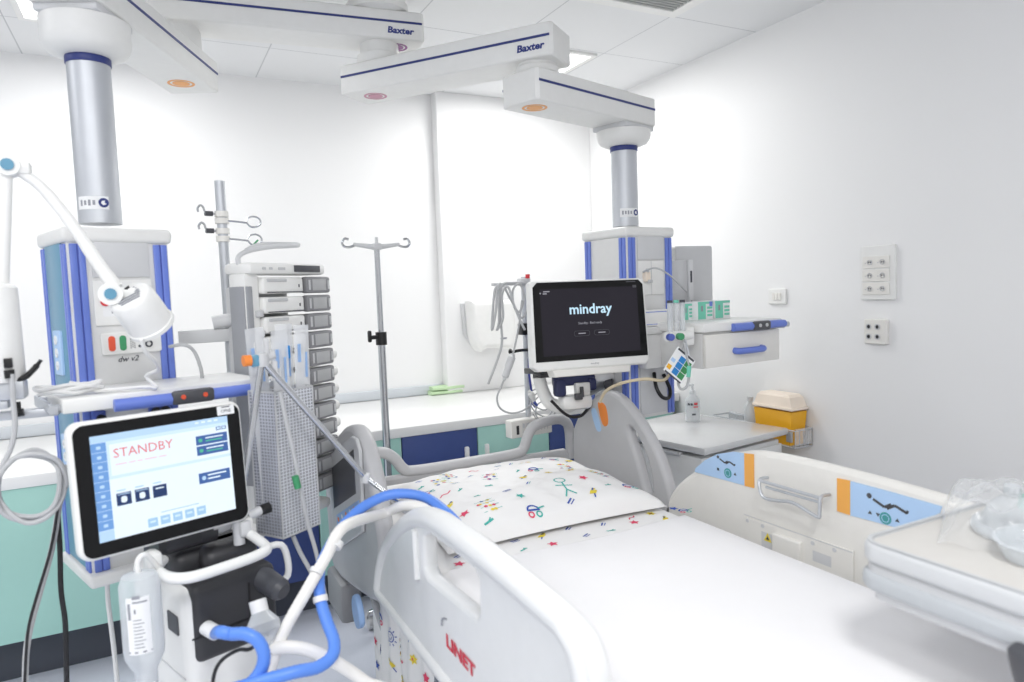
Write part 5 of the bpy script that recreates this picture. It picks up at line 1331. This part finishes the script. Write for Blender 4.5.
t = thing('plug_cable', 'grey cable with a thick inline connector hanging left of the pole', 'cable', K(508, 370))
part('lead', B().tube([K(522, 300, KYc-.03), K(519, 325, KYc-.03), K(514, 350, KYc-.03), K(508, 370, KYc-.03), K(501, 387, KYc-.03), K(497, 398, KYc-.03), K(500, 408, KYc-.03), K(510, 413, KYc-.02), K(522, 411, KYc-.02), K(532, 404, KYc-.02)], .0045, seg=8), CABLEG, t)
part('connector', B().tube([K(513, 354, KYc-.03), K(510, 362, KYc-.03), K(506, 374, KYc-.03), K(504, 380, KYc-.03)], [.011, .018, .016, .008], seg=12), LGREY, t)
solo('blue_cable', B().tube([K(532, 300, KYc-.02), K(529, 320, KYc-.03), K(530, 345, KYc-.035), K(529, 370, KYc-.03), K(531, 388, KYc-.03), K(533, 400, KYc-.03)], .0055, seg=8), CABLEBL, 'dark blue cable running down the right side of the pole', 'cable')
for i, (lab, pl) in enumerate((('pale cable loop nearest the pole above the white box', [(530, 392), (540, 388), (550, 394), (554, 406), (548, 416), (538, 414), (531, 405), (536, 394), (546, 392)]),
                ('pale cable loop reaching furthest right above the white box', [(532, 404), (540, 396), (551, 397), (557, 407), (552, 417), (543, 421), (536, 415), (538, 404), (548, 400)]),
                ('pale cable loop hanging lowest above the white box', [(529, 398), (535, 406), (545, 410), (553, 404), (555, 412), (549, 420), (540, 422), (533, 414)]))):
    solo('looped_cable', B().tube([K(a, b_, KYc-.03-.014*i) for a, b_ in pl], .0030, seg=8), CABLEG, lab, 'cable', group='pale looped cables')
t = thing('cable_plug', 'white cable plug with blue tip hanging beside the pole above the white box', 'plug', K(532, 398))
part('plug_body', B().tube([K(529, 391, KYc-.045), K(532, 396, KYc-.045), K(534, 402, KYc-.045)], [.008, .014, .010], seg=10), WHITE, t)
part('plug_tip', B().cyl(K(533, 402, KYc-.048), K(536, 406, KYc-.048), .011), BLUED, t)
# ================================================================ LIGHT, WORLD, CAMERA
def area(name, loc, size, e, aim=None):
    la = bpy.data.lights.new(name, 'AREA'); la.size = size; la.energy = e
    o = bpy.data.objects.new(name, la); C.objects.link(o); o.location = loc
    if aim is not None: o.rotation_euler = (V(aim)-V(loc)).to_track_quat('-Z', 'Y').to_euler()
    return o
w = bpy.data.worlds.new('ambient fill'); bpy.context.scene.world = w; w.use_nodes = True
bg = w.node_tree.nodes['Background']; bg.inputs[0].default_value = (1, 1, .99, 1); bg.inputs[1].default_value = .82  # even white fill added all round, entering by the room's open front
cam = bpy.data.cameras.new('camera'); co_ = bpy.data.objects.new('camera', cam); C.objects.link(co_)
cam.sensor_width = 36; cam.lens = FPX*36/1024; cam.clip_start = .05
R = Matrix(((CR.x, CU.x, -CF.x), (CR.y, CU.y, -CF.y), (CR.z, CU.z, -CF.z))).to_4x4()
co_.matrix_world = Matrix.Translation(CAM) @ R
cam.dof.use_dof = True; cam.dof.focus_distance = 2.7; cam.dof.aperture_fstop = 2.6
sc = bpy.context.scene; sc.camera = co_
sc.view_settings.view_transform = 'Standard'; sc.view_settings.look = 'None'; sc.view_settings.exposure = 0.12
sc.cycles.max_bounces = 8; sc.cycles.diffuse_bounces = 5; sc.cycles.transparent_max_bounces = 24
